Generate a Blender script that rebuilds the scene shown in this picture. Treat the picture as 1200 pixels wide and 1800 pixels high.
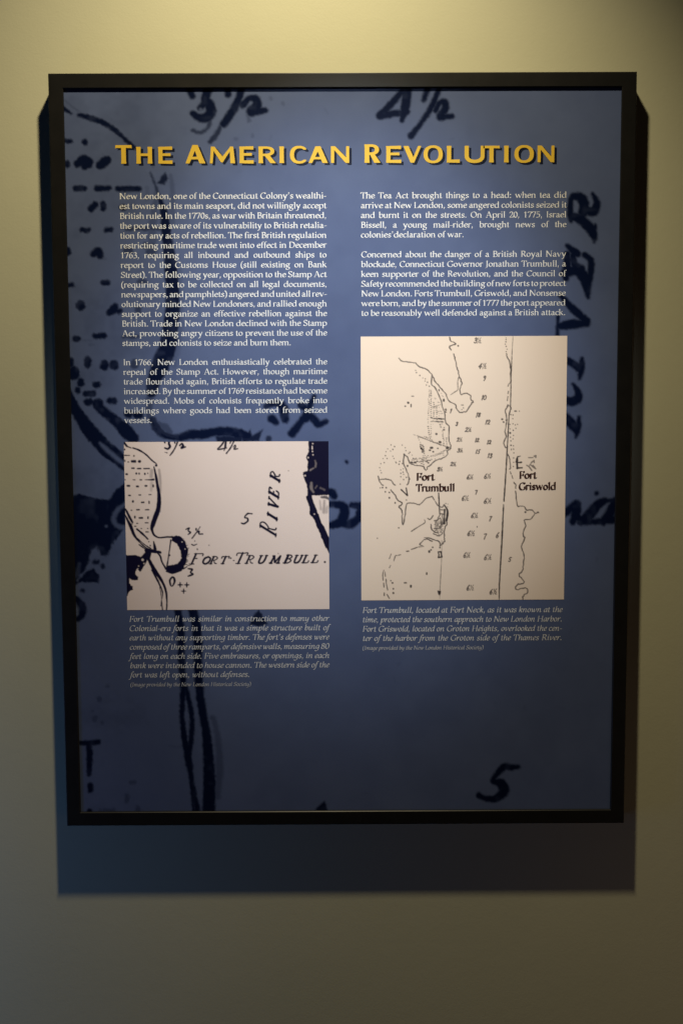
import bpy, math, random
import numpy as np
from mathutils import Matrix, Vector

for o in list(bpy.data.objects):
    bpy.data.objects.remove(o)
S = bpy.context.scene
COL = S.collection

# ------------------------------------------------------------------ camera
# metres: X right, Z up, Y into the wall; the frame's front face is y = 0
F_PX = 1820.11596                     # focal length in units of a 1200 x 1800 frame
CAM = np.array([-0.00855964, -1.44961157, 0.03815239])
RX, RY, RZ = 0.07738796, -0.00437893, 0.00301106


def cam_rot():
    cx, sx, cy, sy, cz, sz = (math.cos(RX), math.sin(RX), math.cos(RY), math.sin(RY), math.cos(RZ), math.sin(RZ))
    a = np.array([[cz, -sz, 0], [sz, cz, 0], [0, 0, 1]])
    b = np.array([[cy, 0, sy], [0, 1, 0], [-sy, 0, cy]])
    c = np.array([[1, 0, 0], [0, cx, -sx], [0, sx, cx]])
    return a @ b @ c


ROT = cam_rot()
cd = bpy.data.cameras.new('camera')
cam = bpy.data.objects.new('camera', cd)
COL.objects.link(cam)
cd.sensor_fit = 'VERTICAL'
cd.sensor_height = 36.0
cd.sensor_width = 24.0
cd.lens = F_PX / 1800 * 36.0
cd.clip_start = 0.05
cd.clip_end = 100
M = Matrix.Identity(4)
for i in range(3):
    M[i][0], M[i][1], M[i][2], M[i][3] = ROT[0][i], ROT[2][i], -ROT[1][i], CAM[i]
cam.matrix_world = M
S.camera = cam

# ------------------------------------------------------------------ light
S.view_settings.view_transform = 'Standard'
S.view_settings.look = 'None'
S.view_settings.exposure = 0
S.view_settings.gamma = 1
S.render.resolution_x, S.render.resolution_y = 682, 1024
w = bpy.data.worlds.new('World')
S.world = w
w.use_nodes = True
w.node_tree.nodes['Background'].inputs[0].default_value = (0.70, 0.62, 0.60, 1)
w.node_tree.nodes['Background'].inputs[1].default_value = 0.0015


def aim(o, target):
    d = Vector(target) - o.location
    o.rotation_euler = d.to_track_quat('-Z', 'Y').to_euler()


def lamp(name, kind, loc, target, energy, color, **kw):
    ld = bpy.data.lights.new(name, kind)
    ld.energy = energy
    ld.color = color
    for k, v in kw.items():
        setattr(ld, k, v)
    o = bpy.data.objects.new(name, ld)
    COL.objects.link(o)
    o.location = loc
    aim(o, target)
    return o


lamp('ceiling_spot', 'SPOT', (-0.0192, -0.5068, 1.2531), (-0.17, 0.03, -0.45), 62.0, (1.0, 0.85, 0.54),
     spot_size=math.radians(94), spot_blend=1.0, shadow_soft_size=0.032)
lamp('panel_fill_spot', 'SPOT', (0.02, -1.00, 0.80), (0.0, 0.0, 0.135), 52.5, (0.84, 0.93, 1.0),
     spot_size=math.radians(37.5), spot_blend=1.0, shadow_soft_size=0.05)  # added cool fill that brightens the panel's middle, not a lamp of the room
lamp('cool_side_light', 'AREA', (-1.06, -0.50, -0.66), (-0.55, 0.03, -0.62), 0.98, (0.20, 0.41, 1.0), shape='RECTANGLE', size=0.25, size_y=0.7)
lamp('warm_side_light', 'AREA', (1.2, -0.7, -0.9), (0.45, 0.03, -0.7), 0.42, (1.0, 0.66, 0.48), shape='RECTANGLE', size=0.4, size_y=0.6)

# ------------------------------------------------------------------ dimensions
W, H, DEPTH = 0.80, 1.0503, 0.0346
RAIL, LIP = 0.0200, 0.0036            # rail width, how far the sheet lies behind the frame's face
Y_SHEET = LIP


def to_sheet(pts, y=Y_SHEET):
    """points measured on the photograph -> (x, z) metres on the sheet's plane"""
    p = np.asarray(pts, float).reshape(-1, 2)
    d = np.stack([(p[:, 0] - 600) / F_PX, np.ones(len(p)), (900 - p[:, 1]) / F_PX], 1) @ ROT
    t = (y - CAM[1]) / d[:, 1]
    return np.stack([CAM[0] + d[:, 0] * t, CAM[2] + d[:, 2] * t], 1)


def from_sheet(x, z, y=Y_SHEET):
    q = np.stack([x - CAM[0], np.full_like(x, y - CAM[1]), z - CAM[2]], -1) @ ROT.T
    return 600 + F_PX * q[..., 0] / q[..., 1], 900 - F_PX * q[..., 2] / q[..., 1]


# ------------------------------------------------------------------ materials
def new_mat(name):
    m = bpy.data.materials.new(name)
    m.use_nodes = True
    nt = m.node_tree
    return m, nt, nt.nodes['Principled BSDF']


def plain(name, col, rough=0.5, spec=0.5):
    m, nt, b = new_mat(name)
    b.inputs['Base Color'].default_value = (*col, 1)
    b.inputs['Roughness'].default_value = rough
    b.inputs['Specular IOR Level'].default_value = spec
    return m


def noise(nt, scale, detail=4, rough=0.55):
    tc = nt.nodes.new('ShaderNodeTexCoord')
    n = nt.nodes.new('ShaderNodeTexNoise')
    n.inputs['Scale'].default_value = scale
    n.inputs['Detail'].default_value = detail
    n.inputs['Roughness'].default_value = rough
    nt.links.new(tc.outputs['Object'], n.inputs['Vector'])
    return n


def ramp(nt, src, lo, hi, c0, c1):
    r = nt.nodes.new('ShaderNodeValToRGB')
    r.color_ramp.elements[0].position = lo
    r.color_ramp.elements[1].position = hi
    r.color_ramp.elements[0].color = (*c0, 1)
    r.color_ramp.elements[1].color = (*c1, 1)
    nt.links.new(src, r.inputs[0])
    return r.outputs[0]


def wall_mat():
    m, nt, b = new_mat('painted_wall')
    n = noise(nt, 3.0, 5)
    c = ramp(nt, n.outputs['Fac'], 0.3, 0.7, (0.575, 0.565, 0.405), (0.615, 0.600, 0.435))
    nt.links.new(c, b.inputs['Base Color'])
    b.inputs['Roughness'].default_value = 0.62
    b.inputs['Specular IOR Level'].default_value = 0.35
    f = noise(nt, 420.0, 3, 0.5)
    g = noise(nt, 60.0, 2, 0.5)
    add = nt.nodes.new('ShaderNodeMath')
    add.operation = 'ADD'
    nt.links.new(f.outputs['Fac'], add.inputs[0])
    nt.links.new(g.outputs['Fac'], add.inputs[1])
    bp = nt.nodes.new('ShaderNodeBump')
    bp.inputs['Strength'].default_value = 0.15
    bp.inputs['Distance'].default_value = 0.0008
    nt.links.new(add.outputs[0], bp.inputs['Height'])
    nt.links.new(bp.outputs[0], b.inputs['Normal'])
    return m


def frame_mat():
    m, nt, b = new_mat('black_satin_metal')
    b.inputs['Specular IOR Level'].default_value = 0.32
    n = noise(nt, 35.0, 4)
    c = ramp(nt, n.outputs['Fac'], 0.3, 0.75, (0.0085, 0.0083, 0.0085), (0.0115, 0.0108, 0.0106))
    nt.links.new(c, b.inputs['Base Color'])
    r = nt.nodes.new('ShaderNodeMapRange')
    r.inputs['To Min'].default_value = 0.36
    r.inputs['To Max'].default_value = 0.44
    nt.links.new(n.outputs['Fac'], r.inputs['Value'])
    nt.links.new(r.outputs[0], b.inputs['Roughness'])
    f = noise(nt, 900.0, 2)
    bp = nt.nodes.new('ShaderNodeBump')
    bp.inputs['Strength'].default_value = 0.10
    bp.inputs['Distance'].default_value = 0.0003
    nt.links.new(f.outputs['Fac'], bp.inputs['Height'])
    nt.links.new(bp.outputs[0], b.inputs['Normal'])
    return m


def print_mat(name, paper0, paper1, ink, rough, spec, nscale=9.0):
    """printed sheet: paper tone, slight mottle, ink density from the sheet's 'ink' attribute"""
    m, nt, b = new_mat(name)
    n = noise(nt, nscale, 6, 0.6)
    c = ramp(nt, n.outputs['Fac'], 0.32, 0.68, paper0, paper1)
    a = nt.nodes.new('ShaderNodeAttribute')
    a.attribute_name = 'ink'
    mx = nt.nodes.new('ShaderNodeMix')
    mx.data_type = 'RGBA'
    nt.links.new(a.outputs['Fac'], mx.inputs[0])
    nt.links.new(c, mx.inputs[6])
    mx.inputs[7].default_value = (*ink, 1)
    nt.links.new(mx.outputs[2], b.inputs['Base Color'])
    b.inputs['Roughness'].default_value = rough
    b.inputs['Specular IOR Level'].default_value = spec
    f = noise(nt, 700.0, 2)
    bp = nt.nodes.new('ShaderNodeBump')
    bp.inputs['Strength'].default_value = 0.05
    bp.inputs['Distance'].default_value = 0.0002
    nt.links.new(f.outputs['Fac'], bp.inputs['Height'])
    nt.links.new(bp.outputs[0], b.inputs['Normal'])
    return m


MAT_WALL = wall_mat()
MAT_FRAME = frame_mat()
MAT_SHEET = print_mat('blue_chart_print', (0.091, 0.121, 0.243), (0.106, 0.139, 0.265), (0.0035, 0.0075, 0.031), 0.42, 0.03)
MAT_MAP = print_mat('violet_chart_print', (0.85, 0.70, 0.66), (0.88, 0.73, 0.69), (0.006, 0.005, 0.026), 0.5, 0.12, 5.0)
MAT_CHART = print_mat('cream_chart_print', (0.88, 0.715, 0.60), (0.91, 0.745, 0.63), (0.010, 0.006, 0.012), 0.5, 0.12, 5.0)
MAT_BODY = plain('white_lettering', (0.84, 0.84, 0.86), 0.5, 0.2)
MAT_CAPTION = plain('grey_lettering', (0.76, 0.76, 0.78), 0.5, 0.2)
MAT_CREDIT = plain('dim_lettering', (0.66, 0.66, 0.69), 0.5, 0.2)
MAT_TITLE = plain('yellow_lettering', (0.76, 0.50, 0.055), 0.48, 0.15)
MAT_TITLE_SH = plain('navy_lettering', (0.004, 0.008, 0.026), 0.5, 0.12)
MAT_LABEL = plain('brown_lettering', (0.050, 0.018, 0.014), 0.5, 0.12)


# ------------------------------------------------------------------ objects
def put(name, verts, faces, mat, parent=None, smooth=False):
    me = bpy.data.meshes.new(name)
    me.from_pydata([tuple(v) for v in verts], [], [tuple(f) for f in faces])
    me.materials.append(mat)
    me.update()
    o = bpy.data.objects.new(name, me)
    COL.objects.link(o)
    if parent:
        o.parent = parent
    return o


def put_arrays(name, V, loops, starts, mat, parent=None, ink=None):
    me = bpy.data.meshes.new(name)
    me.vertices.add(len(V))
    me.vertices.foreach_set('co', np.asarray(V, np.float32).ravel())
    me.loops.add(len(loops))
    me.loops.foreach_set('vertex_index', np.asarray(loops, np.int32))
    me.polygons.add(len(starts))
    me.polygons.foreach_set('loop_start', np.asarray(starts, np.int32))
    me.update(calc_edges=True)
    me.validate()
    if ink is not None:
        at = me.attributes.new('ink', 'FLOAT', 'POINT')
        at.data.foreach_set('value', np.asarray(ink, np.float32).ravel())
    me.materials.append(mat)
    o = bpy.data.objects.new(name, me)
    COL.objects.link(o)
    if parent:
        o.parent = parent
    return o


# ---- setting: the wall, a real slab reaching well past the picture
def slab(x0, x1, y0, y1, z0, z1):
    v = [(x, y, z) for x in (x0, x1) for y in (y0, y1) for z in (z0, z1)]
    f = [(0, 1, 3, 2), (4, 6, 7, 5), (0, 4, 5, 1), (2, 3, 7, 6), (0, 2, 6, 4), (1, 5, 7, 3)]
    return v, f


wall = put('wall', *slab(-3.0, 3.0, DEPTH, DEPTH + 0.12, -1.6, 1.9), MAT_WALL)
wall['kind'] = 'structure'
wall['label'] = 'plain beige yellow painted wall behind the framed panel'
wall['category'] = 'wall'

# ---- the exhibit panel
panel = bpy.data.objects.new('exhibit_panel', None)
COL.objects.link(panel)
panel.empty_display_size = 0.1
panel['label'] = 'black framed blue exhibit panel of text and old maps hung on the beige wall'
panel['category'] = 'exhibit panel'


def frame_mesh():
    """picture frame as one swept profile with mitred corners"""
    b = 0.0011
    # (inset from outer edge, y): outer back -> outer front -> inner front -> inner back
    prof = [(0.0, DEPTH - 0.0004), (0.0, b), (b * 0.3, b * 0.3), (b, 0.0), (RAIL - 0.0010, 0.0), (RAIL, 0.0010),
            (RAIL, LIP + 0.004), (RAIL - 0.006, LIP + 0.004), (RAIL - 0.006, DEPTH - 0.0004)]
    V, Fc = [], []
    n = len(prof)
    for sx, sz in ((-1, 1), (1, 1), (1, -1), (-1, -1)):
        for ins, y in prof:
            V.append((sx * (W / 2 - ins), y, sz * (H / 2 - ins)))
    for k in range(4):
        k2 = (k + 1) % 4
        for i in range(n):
            j = (i + 1) % n
            Fc.append((k * n + i, k * n + j, k2 * n + j, k2 * n + i))
    return V, Fc


frame = put('frame', *frame_mesh(), MAT_FRAME, panel)
board_in = RAIL - 0.0055
put('backing_board', *slab(-(W / 2 - board_in - 0.001), W / 2 - board_in - 0.001, LIP + 0.0046, LIP + 0.0106, -(H / 2 - board_in - 0.001), H / 2 - board_in - 0.001),
    plain('grey_board', (0.2, 0.2, 0.2), 0.8), panel)


# ------------------------------------------------------------------ ink drawing (density fields)
rng = np.random.default_rng(7)


def smooth_line(pts, n=8):
    p = np.asarray(pts, float)
    if len(p) < 3:
        return p
    q = np.vstack([2 * p[0] - p[1], p, 2 * p[-1] - p[-2]])
    out = []
    for i in range(1, len(q) - 2):
        t = np.linspace(0, 1, n, endpoint=False)[:, None]
        a, b, c, d = q[i - 1], q[i], q[i + 1], q[i + 2]
        out.append(0.5 * ((2 * b) + (-a + c) * t + (2 * a - 5 * b + 4 * c - d) * t ** 2 + (-a + 3 * b - 3 * c + d) * t ** 3))
    out.append(p[-1:])
    return np.vstack(out)


class Ink:
    """ink density sampled on a flat grid of sheet points; strokes are given in measured photo units"""

    def __init__(self, x0, x1, z0, z1, step, y):
        self.nx = max(2, int(round((x1 - x0) / step)) + 1)
        self.nz = max(2, int(round((z1 - z0) / step)) + 1)
        self.xs = np.linspace(x0, x1, self.nx)
        self.zs = np.linspace(z1, z0, self.nz)
        self.y = y
        X, Z = np.meshgrid(self.xs, self.zs)
        self.X, self.Z = X, Z
        self.PX, self.PY = from_sheet(X, Z)
        self.D = np.zeros_like(X)
        # gentle wobble of the ink's edge
        self.wob = self.value_noise(5.0) * 0.6 + self.value_noise(2.2) * 0.4

    def value_noise(self, cell):
        gx = (self.PX / cell); gy = (self.PY / cell)
        n = 512
        g = rng.random((n, n)) * 2 - 1
        ix = np.floor(gx).astype(int); iy = np.floor(gy).astype(int)
        fx = gx - ix; fy = gy - iy
        fx = fx * fx * (3 - 2 * fx); fy = fy * fy * (3 - 2 * fy)
        a = g[iy % n, ix % n]; b = g[iy % n, (ix + 1) % n]; c = g[(iy + 1) % n, ix % n]; d = g[(iy + 1) % n, (ix + 1) % n]
        return (a * (1 - fx) + b * fx) * (1 - fy) + (c * (1 - fx) + d * fx) * fy

    def window(self, x0, y0, x1, y1):
        m = (self.PX > x0) & (self.PX < x1) & (self.PY > y0) & (self.PY < y1)
        r = np.where(m.any(1))[0]; c = np.where(m.any(0))[0]
        if len(r) == 0 or len(c) == 0:
            return None
        return slice(r[0], r[-1] + 1), slice(c[0], c[-1] + 1)

    def add(self, sl, sd, soft, k, rough, erase=False):
        sd = sd + self.wob[sl] * rough
        t = np.clip(0.5 + sd / (2 * soft), 0, 1)
        a = t * t * (3 - 2 * t) * k
        if erase:
            self.D[sl] = self.D[sl] * (1 - a)
        else:
            self.D[sl] = np.maximum(self.D[sl], a)

    def line(self, pts, r=1.0, soft=0.8, k=1.0, rough=0.3, curve=True, erase=False):
        """pts: (x, y) or (x, y, radius)"""
        p = np.array([(q[0], q[1], q[2] if len(q) > 2 else r) for q in pts], float)
        if curve and len(p) > 2:
            p = smooth_line(p)
        m = p[:, 2].max() + soft + rough + 1.5
        sl = self.window(p[:, 0].min() - m, p[:, 1].min() - m, p[:, 0].max() + m, p[:, 1].max() + m)
        if sl is None:
            return
        X, Y = self.PX[sl], self.PY[sl]
        sd = np.full(X.shape, -1e3)
        if len(p) == 1:
            sd = p[0, 2] - np.hypot(X - p[0, 0], Y - p[0, 1])
        for (ax, ay, ar), (bx, by, br) in zip(p[:-1], p[1:]):
            dx, dy = bx - ax, by - ay
            t = np.clip(((X - ax) * dx + (Y - ay) * dy) / (dx * dx + dy * dy + 1e-9), 0, 1)
            sd = np.maximum(sd, ar + (br - ar) * t - np.hypot(X - ax - dx * t, Y - ay - dy * t))
        self.add(sl, sd, soft, k, rough, erase)

    def area(self, pts, soft=0.8, k=1.0, rough=0.5, curve=False, erase=False):
        p = np.asarray(pts, float)
        if curve:
            p = smooth_line(np.vstack([p, p[:1]]))[:-1]
        m = soft + rough + 2
        sl = self.window(p[:, 0].min() - m, p[:, 1].min() - m, p[:, 0].max() + m, p[:, 1].max() + m)
        if sl is None:
            return
        X, Y = self.PX[sl], self.PY[sl]
        ins = np.zeros(X.shape, bool)
        dd = np.full(X.shape, 1e9)
        for (ax, ay), (bx, by) in zip(p, np.roll(p, -1, 0)):
            c = ((ay > Y) != (by > Y)) & (X < (bx - ax) * (Y - ay) / (by - ay + 1e-12) + ax)
            ins ^= c
            dx, dy = bx - ax, by - ay
            t = np.clip(((X - ax) * dx + (Y - ay) * dy) / (dx * dx + dy * dy + 1e-9), 0, 1)
            dd = np.minimum(dd, np.hypot(X - ax - dx * t, Y - ay - dy * t))
        self.add(sl, np.where(ins, dd, -dd), soft, k, rough, erase)

    def dots(self, pts, r=1.0, soft=0.8, k=1.0, rough=0.3):
        for q in pts:
            if len(q) == 4:                       # blot with a width and a height
                x, y, rx, ry = q
                if rx >= ry:
                    self.line([(x - rx + ry, y), (x + rx - ry, y)], ry, soft, k, rough, False)
                else:
                    self.line([(x, y - ry + rx), (x, y + ry - rx)], rx, soft, k, rough, False)
            else:
                self.line([q], r, soft, k, rough)

    def build(self, name, mat, parent):
        V = np.stack([self.X, np.full_like(self.X, self.y), self.Z], -1).reshape(-1, 3)
        i = np.arange(self.nz * self.nx).reshape(self.nz, self.nx)
        q = np.stack([i[:-1, :-1], i[1:, :-1], i[1:, 1:], i[:-1, 1:]], -1).reshape(-1, 4)
        return put_arrays(name, V, q.ravel(), np.arange(len(q)) * 4, mat, parent, self.D)


# ---- the blue sheet with its blown-up chart
sx1, sz1 = W / 2 - RAIL + 0.003, H / 2 - RAIL + 0.003
bg = Ink(-sx1, sx1, -sz1, sz1, 0.00135, Y_SHEET)
SO = 3.0


def bl(pts, r=5.0, k=1.0, curve=True, soft=SO, rough=1.6):
    bg.line([(q[0], q[1], (q[2] if len(q) > 2 else r) + 0.7) for q in pts], r, soft, k, rough, curve)


# faint wash and rubbed places of the print
for _ in range(130):
    x, y = rng.uniform(110, 1090), rng.uniform(160, 1425)
    bg.line([(x, y), (x + rng.normal(0, 5), y + rng.normal(0, 4))], rng.uniform(1, 3.4), 2.5, rng.uniform(0.04, 0.12), 2.0, False)
for _ in range(240):
    x, y = rng.uniform(112, 330), rng.uniform(170, 1420)
    bg.line([(x, y), (x + rng.normal(0, 10), y + rng.normal(0, 6))], rng.uniform(2, 8), 7, rng.uniform(0.03, 0.10), 3.0, False)
# the land of the chart is printed a shade greyer than its water
bg.area([(90, 150), (112, 180), (180, 216), (237, 260), (290, 330), (306, 450), (306, 560), (270, 680), (266, 745), (330, 790), (360, 1450), (90, 1450)], 12, 0.13, 6)
# shore line
bl([(106, 187, 4), (112, 191, 4), (125, 199, 2.4)])
bl([(114, 176, 2), (128, 188, 2.5), (142, 197, 2)], k=0.35)
bl([(139, 202, 3.2), (157, 207, 4.4), (180, 215, 4.6), (200, 227, 4.2), (220, 245, 3.4), (239, 261, 2.6)])
bl([(196, 208, 2), (200, 216, 2)], k=0.25)
bl([(243, 254, 2), (249, 265, 3), (262, 285, 2), (270, 293, 2)], k=0.3)
bg.area([(291, 303), (297, 314), (289, 325), (277, 323), (282, 313)], 3, 0.95, 2)
bl([(265, 304, 1.5), (270, 318, 2), (278, 340, 2.6), (286, 372, 3.4)], k=0.75)
bl([(300, 308, 3), (303, 330, 4), (303, 350, 5), (302, 390, 6)], k=0.35, soft=4)
bl([(276, 335, 4), (270, 380, 7), (268, 420, 8), (272, 450, 6)], k=0.45, soft=5)
bl([(259, 330, 4), (258, 350, 5)], k=0.3, soft=4)
bl([(282, 352, 4), (289, 380, 7), (294, 420, 8.5), (299, 460, 10), (303, 505, 11.5), (303, 545, 12.5), (299, 585, 14), (294, 612, 15), (283, 640, 15.5), (271, 668, 12), (266, 690, 9)])
bl([(266, 690, 8), (262, 715, 6), (263, 735, 5)], k=0.6, soft=4)
bl([(314, 470, 5), (318, 540, 5), (316, 590, 5), (305, 640, 6)], k=0.3, soft=6)
bl([(268, 738, 6), (275, 752, 7), (288, 764, 6), (305, 768, 5), (320, 768, 5)], k=0.9)
bl([(268, 741, 2), (276, 755, 2), (292, 768, 2.5), (318, 773, 3)])
bl([(280, 745, 4), (292, 752, 6), (300, 760, 4)], k=0.55)
bl([(318, 769, 6), (336, 764, 8), (358, 763, 8), (380, 759, 7.5), (398, 759, 8), (420, 762, 8), (436, 766, 6)])
bg.area([(378, 766), (430, 766), (424, 780), (382, 780)], 3, 0.95, 2)
bg.area([(425, 770), (441, 753), (440, 767), (463, 754), (455, 775), (425, 778)], 2.5, 0.95, 1.5)
bl([(472, 771, 5)], k=0.85)
# marsh strokes
D = [(120, 248, 8, 4), (150, 250, 5, 5.5), (118, 289, 5, 6), (141, 331, 12.5, 4.6), (181, 331, 15, 4.8), (226, 332, 23, 5), (216, 365, 6, 5),
     (150, 404, 9.5, 4.2), (191, 404, 8.5, 4.4), (119, 442, 5.5, 8), (124, 501, 7.5, 4.2), (185, 497, 8.5, 4.2), (142, 537, 8, 8.5), (210, 547, 5.5, 5),
     (135, 595, 7, 5.2), (175, 591, 13, 5), (155, 637, 6, 10), (184, 642, 7.5, 8.5), (201, 642, 7.5, 8.5), (124, 637, 5, 9), (130, 656, 9, 12),
     (142, 672, 6, 8), (170, 676, 7.5, 5), (137, 686, 5, 6), (158, 692, 12, 5), (156, 707, 8, 6), (172, 709, 9, 8), (197, 705, 9, 5.5), (226, 728, 7, 6.5), (243, 730, 9, 5.5)]
bg.dots([(x, y, a + 1.0, b + 1.0) for x, y, a, b in D], 5, SO, 1.0, 2.0)
bg.dots([(225, 440, 9, 6), (265, 443, 9, 7), (250, 495, 10, 5), (243, 545, 6, 8), (230, 592, 16, 4), (237, 640, 8, 9), (255, 402, 36, 4.5), (262, 432, 12, 6)], 5, 3.4, 0.7, 2.0)
for a in ([(137, 288, 7), (147, 281, 9), (155, 286, 9), (150, 292, 7)], [(177, 290, 8), (185, 284, 9), (190, 280, 6)], [(161, 367, 6), (168, 360, 6)], [(181, 358, 5), (182, 366, 5)],
          [(165, 446, 6), (173, 443, 8), (176, 450, 6)], [(193, 550, 6), (200, 544, 8), (203, 538, 5)]):
    bl(a)
bg.dots([(166, 551, 9, 2.5), (162, 606, 7, 4), (150, 598, 14, 3), (168, 650, 4, 4), (184, 455, 6, 3), (160, 276, 3, 4), (181, 273, 2, 5)], 3, 4, 0.3, 2)
bl([(172, 714, 8), (186, 726, 8), (200, 737, 9), (213, 748, 10), (224, 760, 12), (235, 771, 9)])
bl([(198, 732, 4), (212, 740, 5)], k=0.7)
# the lane
bg.area([(112, 660), (125, 684), (140, 713), (162, 742), (190, 772), (221, 801), (221, 831), (180, 801), (150, 769), (128, 731), (112, 712)], 2.8, 1.0, 2.0)
bg.line([(176, 779, 2.0), (190, 792, 3.8), (206, 806, 3.6), (221, 818, 3.0)], 3, 3, 0.75, 1, True, True)
# dark wood on the left
bg.area([(106, 868), (128, 871), (139, 867), (162, 874), (190, 878), (203, 862), (222, 846), (222, 926), (211, 940), (199, 957), (191, 976), (178, 977), (170, 962), (160, 970), (158, 984), (150, 1002), (140, 1012), (134, 1030), (106, 1060)], 3, 1.0, 2.5)
bg.line([(221, 885, 3), (207, 897, 4), (200, 911, 4), (206, 924, 4), (221, 928, 4)], 3, 3, 0.62, 1.5, True, True)
bg.line([(187, 925, 2.4)], 2.4, 2, 0.6, 1, False, True)
bg.line([(140, 992, 3), (136, 1008, 4), (131, 1015, 3)], 3, 3, 0.3, 1.5, True, True)
bg.area([(134, 1024), (150, 1006), (165, 999), (177, 1014), (173, 1025), (150, 1024)], 2.6, 1, 2)
bg.dots([(169, 988, 7, 5), (181, 995, 5, 5), (146, 1038, 4.5, 4.5)], 4, SO, 0.95, 2)
bl([(134, 1052, 5), (145, 1066, 6.5), (145, 1080, 6), (137, 1088, 5)])
# two tracks running down
bl([(310, 1060, 7), (313, 1075, 6), (318, 1110, 6.5), (319, 1160, 6), (322, 1205, 5), (320, 1257, 4.2), (326, 1307, 5.2), (332, 1340, 6), (337, 1372, 4), (348, 1430, 5)])
bl([(327, 1208, 3.6), (337, 1257, 4.2), (336, 1300, 4.4), (331, 1335, 4.6)])
bl([(331, 1345, 2.4), (336, 1375, 2.6), (341, 1430, 2.6)])
bl([(336, 1062, 8), (341, 1080, 8), (347, 1115, 8), (348, 1160, 7.5), (350, 1207, 7), (357, 1257, 7), (363, 1290, 7.5), (367, 1340, 9), (368, 1373, 10.5), (367, 1432, 11)])
bl([(376, 1262, 4), (383, 1300, 5), (386, 1350, 6), (382, 1400, 5)], k=0.4, soft=4)
bl([(374, 1262, 4)], k=0.45, soft=3)
bl([(298, 1312, 3), (322, 1313, 3)], k=0.25, soft=4)
bg.dots([(190, 1206, 3.5, 3.5), (175, 1229, 6, 5), (167, 1263, 6, 7), (180, 1270, 5, 4), (163, 1250, 3, 3), (233, 1375, 8, 4), (223, 1403, 5, 10), (243, 1421, 6, 6), (189, 1424, 16, 4)], 4, 4, 0.5, 2.5)
bl([(143, 1306, 4), (158, 1306, 5), (173, 1304, 4.5)], curve=False)
bl([(157, 1310, 5.5), (158, 1335, 5), (157, 1361, 4)])
bg.dots([(159, 1385, 5.5, 10), (158, 1426, 5, 6)], 4, SO, 1, 1.5)
bg.area([(549, 1432), (556, 1420), (571, 1407), (578, 1432)], 2.5, 1, 1)
bg.area([(439, 1098), (447, 1078), (455, 1072), (464, 1086), (471, 1097), (455, 1101)], 2.6, 0.95, 2)
# soundings 3 1/2, 4 1/2, 3 1/2, 5
for s in ([(333, 156, 6), (338, 169, 5.5)], [(367, 154, 8), (361, 174, 7.5), (368, 184, 8.5), (371, 197, 9), (362, 207, 8), (348, 206, 6.5), (339, 199, 5)], [(352, 190, 5), (360, 181, 6)],
          [(425, 154, 6), (420, 172, 6.5), (413, 188, 7), (402, 206, 7), (393, 218, 6.5)], [(400, 156, 6), (401, 166, 5.5)],
          [(427, 184, 6.5), (437, 174, 5), (449, 174, 7), (451, 186, 8.5), (441, 196, 8), (452, 196, 6), (466, 194, 5)],
          [(712, 154, 5.5), (686, 184, 6), (668, 202, 6)], [(668, 203, 7), (692, 200, 6), (715, 197, 5)], [(715, 154, 8.5), (713, 180, 8), (710, 195, 7), (706, 211, 4)],
          [(751, 156, 5), (744, 176, 4.2)], [(772, 154, 4.5), (757, 190, 5), (739, 217, 4.2), (722, 239, 6)],
          [(765, 194, 4.5), (772, 181, 4.2), (781, 180, 6), (782, 191, 6.4), (773, 205, 6.4), (783, 205, 5), (794, 204, 4.2)],
          [(468, 714, 5), (482, 709, 6), (496, 713, 7)], [(498, 718, 8), (501, 737, 7)], [(478, 736, 7.5), (485, 742, 5.5)],
          [(552, 697, 3.6), (543, 716, 5), (530, 740, 6), (513, 762, 7)], [(529, 712, 6), (535, 716, 6)], [(536, 738, 5), (546, 732, 6), (554, 740, 7), (560, 746, 6), (573, 741, 4)],
          [(910, 1348, 3.4), (897, 1349, 5), (884, 1349, 6), (866, 1372, 4), (880, 1377, 8), (885, 1391, 8.4), (870, 1404, 6.2), (852, 1403, 4.6), (841, 1398, 5)]):
    bl(s, rough=1.2)
bg.line([(353, 193, 3.2)], 3.2, 2.5, 0.6, 1, False, True)
bg.line([(440, 183, 2.2)], 2.2, 2.2, 0.4, 1, False, True)
bl([(369, 208, 3), (366, 224, 3), (352, 233, 2.4), (339, 229, 2.6)], k=0.75)
bl([(387, 224, 3), (380, 237, 4), (370, 249, 3.4)], k=0.85)
bl([(436, 202, 3), (438, 212, 3)], k=0.4)
bg.dots([(476, 174, 3, 4), (497, 182, 3, 4), (444, 238, 3, 4), (414, 244, 4, 3)], 3, 3, 0.25, 2)
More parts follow.
